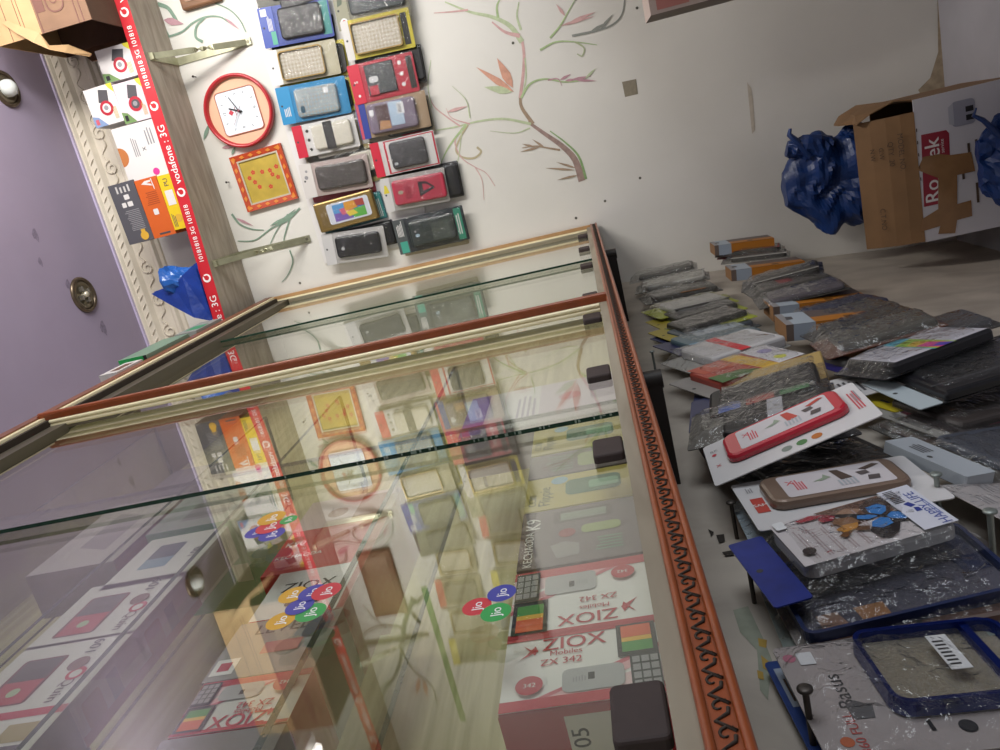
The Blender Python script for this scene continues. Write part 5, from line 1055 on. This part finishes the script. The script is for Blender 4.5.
cpack('grey clear pack with pale cross lines, second row', GP2, (756,305), (846,284), .10, .05, plain(SMK2, mat('#5f5a60', .35), film=POUCH, ck=dict(art=[('rect', -.5, .5, .5, .54, LGR), ('rect', .1, .3, .2, .7, LGR)])))
ocarton('orange-striped carton with kraft end, farther of two touching ones', (768,303), .09, .19, .032, .06)
ocarton('orange-striped carton with kraft end, nearer of two touching ones', (780,320), .09, .19, .032, .07)
cpack('clear pack with a navy case, second row', GP2, (798,322), (880,300), .105, .045, plain(SMK, mat('#2d3450', .4), film=POUCH))
cpack('clear pack with tan strip, beside the navy case, second row', GP2, (806,330), (890,305), .105, .05, plain(mat('#a3864c', .5), SMK, film=POUCH2))
cpack('clear pack with silver lettering on black, second row', GP2, (812,342), (915,312), .105, .055, plain(DKP, SMK2, film=POUCH, ck=dict(art=[('rect', -.5, .0, -.2, 1, DKP), ('text', 'CAMERINGO', -.35, .5, .010, -HD, LGR)])))
cpack('clear pack with rust-brown strip, second row', GP2, (818,352), (935,318), .105, .055, plain(mat('#6b4030', .5), SMK, film=POUCH2))
cpack('small pack with tan card and violet header, second row', GP2, (816,366), (880,352), .10, .04, plain(mat('#8a6a52', .5), SMK, mat('#2f2a66', .4)))
cpack('smoky clear pouch lying behind the rainbow-banded case', GP2, (872,352), (985,318), .115, .04, plain(SMK2, mat('#4a4a4e', .35), film=POUCH))
cpack('white case with a rainbow paper band and black edges, second row', GP2, (858,378), (966,338), .115, .07, dict(card=DKP, case=C_('solid', DKP, at=(-.5, .10, .42, .98), th=.016, r=.006, m2=mat('#b3b1ba', .4), art=[('rect', -.5, .4, .5, .62, mat('#3fa0b8', .4)), ('poly', [(-.5,.42),(.25,.4),(.35,.62),(-.5,.62)], mat('#8cb02c', .4)), ('poly', [(-.5,.44),(.05,.42),(.15,.56),(-.3,.6),(-.5,.58)], mat('#c9a62c', .4)), ('poly', [(-.5,.46),(-.12,.42),(-.1,.56),(-.5,.6)], mat('#c43a86', .4)), ('poly', [(-.5,.5),(-.35,.46),(-.3,.56),(-.5,.6)], mat('#4a3a9a', .4))]), film=POUCH, wr=.002), .12)
cpack('white price header card with small black print under the red case card', GP1, (835,392), (905,372), .09, .05, dict(card=mat('#bdbcbe', .5), card_art=[('lines', -.3, .1, .3, .4, 4, DGR), ('disc', 0, .5, .005, DGR)], pouch=False), L=.10)
cpack('yellow header card with a nail through it, second row', GP2, (872,405), (900,395), .075, .045, dict(card=mat('#b3a225', .5), card_art=[('rect', -.1, .3, .1, .4, DGR)], pouch=False), L=.07)
cpack('big black pouch with pale blue-grey header, second row', GP2, (890,397), (1040,352), .135, .06, dict(card=DKP, hdr=PALE, hh=.14, case=C_('solid', DKP, at=(-.5, .16, .5, .99), th=.012, r=.004, art=[('disc', .2, .12, .007, mat('#5c5c60', .4)), ('rect', -.3, .0, -.27, 1, mat('#3e4044', .3))]), wr=.002), L=.22)
cpack('magenta-edged dark pouch below the big black pouch', GP2, (902,425), (1030,392), .12, .04, dict(card=mat('#7a2440', .45), case=C_('solid', mat('#3a3432', .4), at=(-.5, .16, .5, .99), th=.010), hdr=mat('#8f8d88', .5), hh=.12, hdr_art=[('lines', -.3, .2, .3, .8, 5, DGR)]), L=.22)
cpack('brown-edged pouch between the dark pouches, second row', GP2, (912,440), (1035,412), .12, .035, plain(mat('#4c3a34', .5), mat('#2b2526', .4), film=POUCH), L=.22)
cpack('slate case under a large white paper header with a nail', GP2, (922,470), (1030,440), .105, .055, dict(card=mat('#4a463f', .5), hdr=mat('#a9afb6', .55), hh=.20, hz=.012, hdr_art=[('lines', .1, .25, .35, .7, 4, DGR)], case=C_('solid', SLATE, at=(-.5, .36, .5, 1.0), th=.010)), L=.21)
cpack('white card with a nail at the frame edge, second row', GP2, (986,512), (1060,500), .105, .06, dict(card=mat('#b9b3b3', .5), card_art=[('lines', .1, .1, .3, .2, 3, GRY), ('disc', -.1, .2, .005, RDT)], pouch=True), L=.20)
cpack('crumpled clear pouch between the champagne and white-headed packs', GP1, (895,440), (930,430), .09, .03, plain(SMK, mat('#4a4744', .35), film=POUCH2), L=.10)

# ------------------------------------------------------------------ nails
NAILM = mat('#4a4440', .45, .6)
def nail(label, px, py, off, ln, rad=.0022, wallside=False, matr=None):
    matr = matr or NAILM
    if wallside:
        p = onwall(px, py); M = facing_y((p.x, WY, p.z))
    else:
        p = onfront(px, py, off); M = facing_x((PX0 + PSL*p.z, p.y, p.z)); ln = off
    t = thing('nail', label, 'nail', M, 'nails'); a = MB(); a.tube([(0, 0, 0), (0, 0, ln)], rad, matr, 8); a.lathe([(.0002, ln), (rad*2.2, ln), (rad*2.2, ln + .0015), (rad*1.4, ln + .0026), (.0002, ln + .0028)], matr, 14); a.build('shank', t)
nail('long nail through the nearest white card with blue bumper case', 805, 690, .06, .08, .0026)
nail('nail through the champagne case card', 731, 503, .045, .08, .0024)
nail('nail through the blue butterfly pouch header', 747, 558, .05, .08, .0024)
nail('nail through the large white paper header', 936, 475, .085, .08, .0026, matr=mat('#8d9490', .4, .6))
nail('nail at the frame edge through the white card', 990, 512, .085, .08, .0028, matr=mat('#8d9490', .4, .6))
nail('nail left holding the pack with navy header, top row', 652, 352, .07, .08, .0022, matr=mat('#8d9490', .4, .6))
nail('bare nail in the wall below the shelf bracket', 196, 77, 0, .02, .0016, True)
nail('bare nail in the wall left of the gold picture', 229, 182, 0, .02, .0016, True)

# ------------------------------------------------------------------ light
LX, LY, LZ = .98, 1.50, 2.22
TUBE = bpy.data.materials.new('m_tube'); TUBE.use_nodes = True; bs = TUBE.node_tree.nodes['Principled BSDF']; bs.inputs['Base Color'].default_value = (.9, .9, .9, 1); bs.inputs['Emission Color'].default_value = (1, .97, .92, 1); bs.inputs['Emission Strength'].default_value = 8
for lx, ly, lz, lab in ((LX, LY, LZ, 'added unseen white tube light beside the shelf end, lighting the upper wall'), (.75, -.75, 2.53, 'added unseen white tube light behind the camera, brightening what faces it')):  # both fixtures are added out of view to light the scene
    t = thing('added_tube_light', lab, 'tube light', Matrix.Translation((lx, ly, lz)), 'added tube lights')
    a = MB(); a.box((-.03, -.45, .0), (.03, .45, .035), mat('#d8d8d6', .4)); a.build('casing', t)
    a = MB(); a.tube([(0, -.42, -.02), (0, .42, -.02)], .013, TUBE, 16); a.build('tube', t)
    for s_ in (-.35, .35):
        a = MB(); a.tube([(0, s_, .035), (0, s_, CEIL - lz)], .004, mat('#55524c', .5), 8); a.build('hanger', t)
def area(nm, loc, target, sx, sy, power, col):
    L = bpy.data.lights.new(nm, 'AREA'); L.shape = 'RECTANGLE'; L.size = sx; L.size_y = sy; L.energy = power; L.color = col
    o = bpy.data.objects.new(nm, L); COL.objects.link(o); o.location = loc
    o.rotation_euler = (Vector(target) - Vector(loc)).to_track_quat('-Z', 'Y').to_euler(); return o
area('added_tube_glow', (LX - .03, LY, LZ - .06), (.1, 2.45, 1.78), .15, .85, 19, (1, .965, .91))  # added area light under the first tube, brightens the upper wall
area('added_side_fill', (2.0, .75, 1.15), (-.4, 1.15, 1.05), 1.0, 1.2, 25, (.88, .94, 1.0))  # added cool fill for the counter front; the right wall has no opening
area('added_rear_tube_glow', (.75, -.75, 2.47), (-.1, 1.6, 1.5), .15, 1.0, 11, (1, .965, .91))  # added area light, fill for surfaces turned towards the camera
w = bpy.data.worlds.new('world'); SC.world = w; w.use_nodes = True
w.node_tree.nodes['Background'].inputs['Color'].default_value = (.62, .68, .78, 1); w.node_tree.nodes['Background'].inputs['Strength'].default_value = .12
SC.view_settings.view_transform = 'Standard'; SC.view_settings.look = 'None'; SC.view_settings.exposure = 0.0; SC.view_settings.gamma = 1.0; SC.view_settings.use_curve_mapping = False
SC.cycles.transparent_max_bounces = 24; SC.cycles.max_bounces = 10; SC.cycles.glossy_bounces = 6
